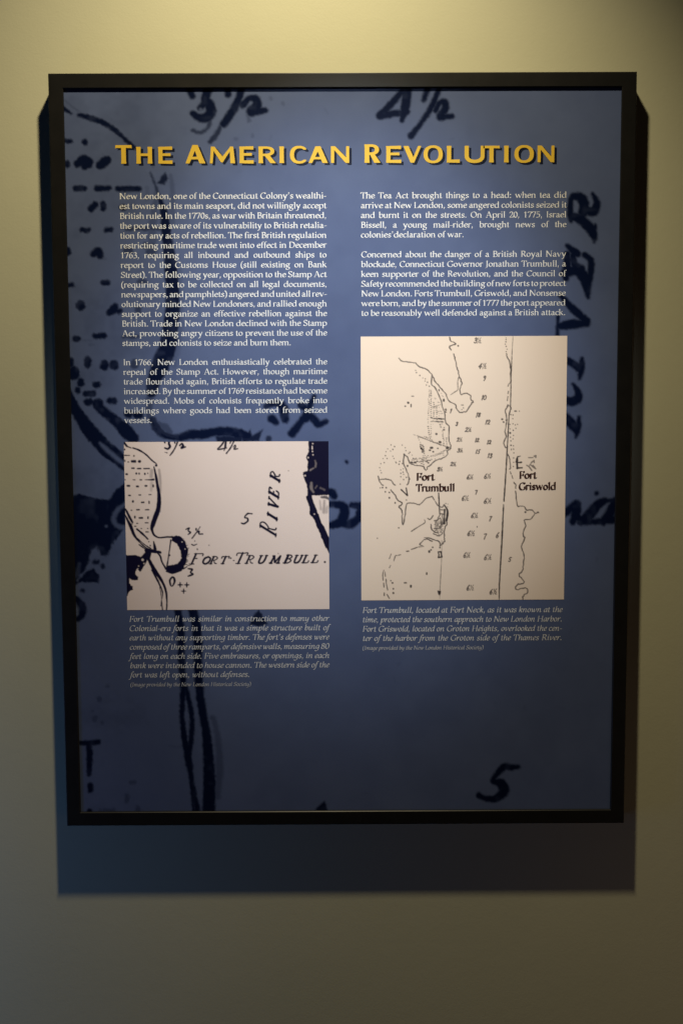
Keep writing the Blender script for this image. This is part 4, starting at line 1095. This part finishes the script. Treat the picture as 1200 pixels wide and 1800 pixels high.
# ------------------------------------------------------------------ the title: flared capitals cut from outlines
def poly_field(X, Y, pts):
    p = np.asarray(pts, float)
    ins = np.zeros(X.shape, bool); dd = np.full(X.shape, 1e9)
    for (ax, ay), (bx, by) in zip(p, np.roll(p, -1, 0)):
        ins ^= ((ay > Y) != (by > Y)) & (X < (bx - ax) * (Y - ay) / (by - ay + 1e-12) + ax)
        dx, dy = bx - ax, by - ay
        t = np.clip(((X - ax) * dx + (Y - ay) * dy) / (dx * dx + dy * dy + 1e-9), 0, 1)
        dd = np.minimum(dd, np.hypot(X - ax - dx * t, Y - ay - dy * t))
    return np.where(ins, dd, -dd)


def ell(X, Y, cx, cy, rx, ry, p=2.3):
    return (1 - ((np.abs(X - cx) / rx) ** p + (np.abs(Y - cy) / ry) ** p) ** (1 / p)) * min(rx, ry)


def title_letter(c, w, cell=0.014):
    """letter in a box w wide and 1 high; thick stems flare towards their ends"""
    X, Y = np.meshgrid(np.arange(-0.05, w + 0.05 + cell, cell), np.arange(-0.06, 1.06 + cell, cell))
    F = np.full(X.shape, -9.0)
    T, t = 0.255, 0.165

    def P(*pts):
        nonlocal F
        F = np.maximum(F, poly_field(X, Y, pts))

    def vstem(x0, wd=T, y0=0.0, y1=1.0):
        f = 0.018
        P((x0 - f, y0), (x0 + wd + f, y0), (x0 + wd, y0 + .2), (x0 + wd, y1 - .2), (x0 + wd + f, y1), (x0 - f, y1), (x0, y1 - .2), (x0, y0 + .2))

    def bar(x0, x1, y, h=t, flare=0.02):
        P((x0, y - h / 2), (x1, y - h / 2 - flare), (x1, y + h / 2 + flare), (x0, y + h / 2))
    if c == 'T':
        vstem(w / 2 - T / 2)
        P((0, 1 - t - .04), (.03, 1 - t + .01), (w / 2, 1 - t + .02), (w - .03, 1 - t + .01), (w, 1 - t - .04), (w - .01, 1.0), (.01, 1.0))
    elif c == 'H':
        vstem(0.02); vstem(w - T - .02)
        bar(.1, w - .1, .53, .15, 0)
    elif c == 'E':
        vstem(0.02)
        bar(.1, w, 1 - t / 2, t, .02); bar(.1, w - .1, .53, .14, .015); bar(.1, w + .01, t / 2, t, .02)
    elif c == 'A':
        P((0, 0), (.22, 0), (w * .53, .80), (w * .60, 1.0), (w * .36, 1.0))
        P((w * .36, 1.0), (w * .62, 1.0), (w, 0), (w - .33, 0), (w * .42, .86))
        P((.2, .22), (w - .2, .22), (w - .22, .36), (.24, .36))
    elif c == 'M':
        P((0, 0), (.17, 0), (.24, .7), (.25, 1.0), (.08, 1.0))
        P((.08, 1.0), (.29, 1.0), (w / 2 + .06, .36), (w / 2 - .02, .06), (w / 2 - .08, .06))
        P((w / 2 - .08, .06), (w / 2 + .03, .06), (w - .1, 1.0), (w - .26, 1.0), (w / 2 - .02, .36))
        P((w - .3, 1.0), (w - .08, 1.0), (w + .02, 0), (w - .27, 0), (w - .29, .7))
    elif c == 'R':
        vstem(0.02)
        f = np.maximum(ell(X, Y, w * .42, .715, w * .50, .285), poly_field(X, Y, [(.1, .43), (w * .42, .43), (w * .42, 1.0), (.1, 1.0)]))
        hole = np.maximum(ell(X, Y, w * .42, .715, w * .50 - .23, .15), poly_field(X, Y, [(.02 + T, .565), (w * .42, .565), (w * .42, .865), (.02 + T, .865)]))
        F = np.maximum(F, np.minimum(np.minimum(f, -hole), np.maximum(X - (.02 + T) + 0.02, -1)))
        P((w * .34, .48), (w * .62, .50), (w + .02, 0), (w - .33, 0))
    elif c == 'I':
        vstem((w - T) / 2)
    elif c in 'OC':
        f = np.minimum(ell(X, Y, w / 2, .5, w / 2, .53), -ell(X, Y, w / 2, .5, w / 2 - .25, .385))
        if c == 'C':
            f = np.minimum(ell(X, Y, w * .56, .5, w * .56, .53), -ell(X, Y, w * .60, .5, w * .60 - .25, .385))
            f = np.minimum(f, w * 1.0 - X)
            f = np.minimum(f, np.maximum(w * .68 - X, np.abs(Y - .5) - .30))
        F = np.maximum(F, f)
    elif c == 'N':
        P((.0, 0), (.19, 0), (.20, .7), (.19, 1.0), (.0, 1.0))
        P((.0, 1.0), (.25, 1.0), (w - .02, .16), (w - .02, 0), (w - .22, 0))
        P((w - .19, 0), (w, 0), (w, 1.0), (w - .18, 1.0))
    elif c == 'V':
        P((0, 1.0), (.31, 1.0), (w * .60, .24), (w * .58, 0), (w * .40, 0))
        P((w * .42, 0), (w * .60, 0), (w, 1.0), (w - .2, 1.0), (w * .52, .22))
    elif c == 'L':
        vstem(0.02)
        bar(.1, w, t / 2 + .005, t, .02)
    elif c == 'U':
        out = np.maximum(ell(X, Y, w / 2, .42, w / 2, .45), poly_field(X, Y, [(0, .42), (w, .42), (w, 1.0), (0, 1.0)]))
        inn = np.maximum(ell(X, Y, w / 2 + .01, .42, w / 2 - .245, .25), poly_field(X, Y, [(T, .42), (w - .235, .42), (w - .235, 1.2), (T, 1.2)]))
        F = np.maximum(F, np.minimum(out, -inn))
    return march(X, Y, F)


TITLE = [('T', 203, 232, 1), ('H', 239.5, 268, 0), ('E', 278, 303, 0), ('A', 326, 361, 1), ('M', 368.7, 412.5, 0), ('E', 420.6, 445.5, 0), ('R', 454, 484.5, 0), ('I', 489.6, 500.5, 0), ('C', 509.5, 538, 0), ('A', 542, 576, 0),
         ('N', 581.5, 613.5, 0), ('R', 640, 668, 1), ('E', 678, 704.5, 0), ('V', 708.6, 740, 0), ('O', 744, 777.6, 0), ('L', 784.5, 807.5, 0), ('U', 816, 851, 0), ('T', 848.7, 877.6, 0), ('I', 883.6, 895, 0), ('O', 903.4, 937.5, 0), ('N', 944, 973.5, 0)]
za = to_sheet([(400, 287.2), (800, 285.6)], YT)[:, 1].mean()
top_s = to_sheet([(400, 257.8), (800, 256.2)], YT)[:, 1].mean() - za
top_b = to_sheet([(230, 255.2), (660, 253.6)], YT)[:, 1].mean() - za
for word, lab in ((TITLE[:3], 'yellow shadowed word THE'), (TITLE[3:11], 'yellow shadowed word AMERICAN'), (TITLE[11:], 'yellow shadowed word REVOLUTION')):
    shade, letters = Setter(Y_SHEET - 0.00015), Setter(Y_SHEET - 0.00035)
    for c, xa, xb, big in word:
        h = top_b if big else top_s
        xl, xr = to_sheet([(xa, 272), (xb, 272)], YT)[:, 0]
        V, P = title_letter(c, (xr - xl) / h)
        letters.add(V, P, lambda u, v: (xl + u * h, za + v * h))
        shade.add(V, P, lambda u, v: (xl + u * h + 0.0034, za + v * h - 0.0026))
    shade.build('title_shadow', MAT_TITLE_SH, sheet)
    letters.build('title_word', MAT_TITLE, sheet, lab)
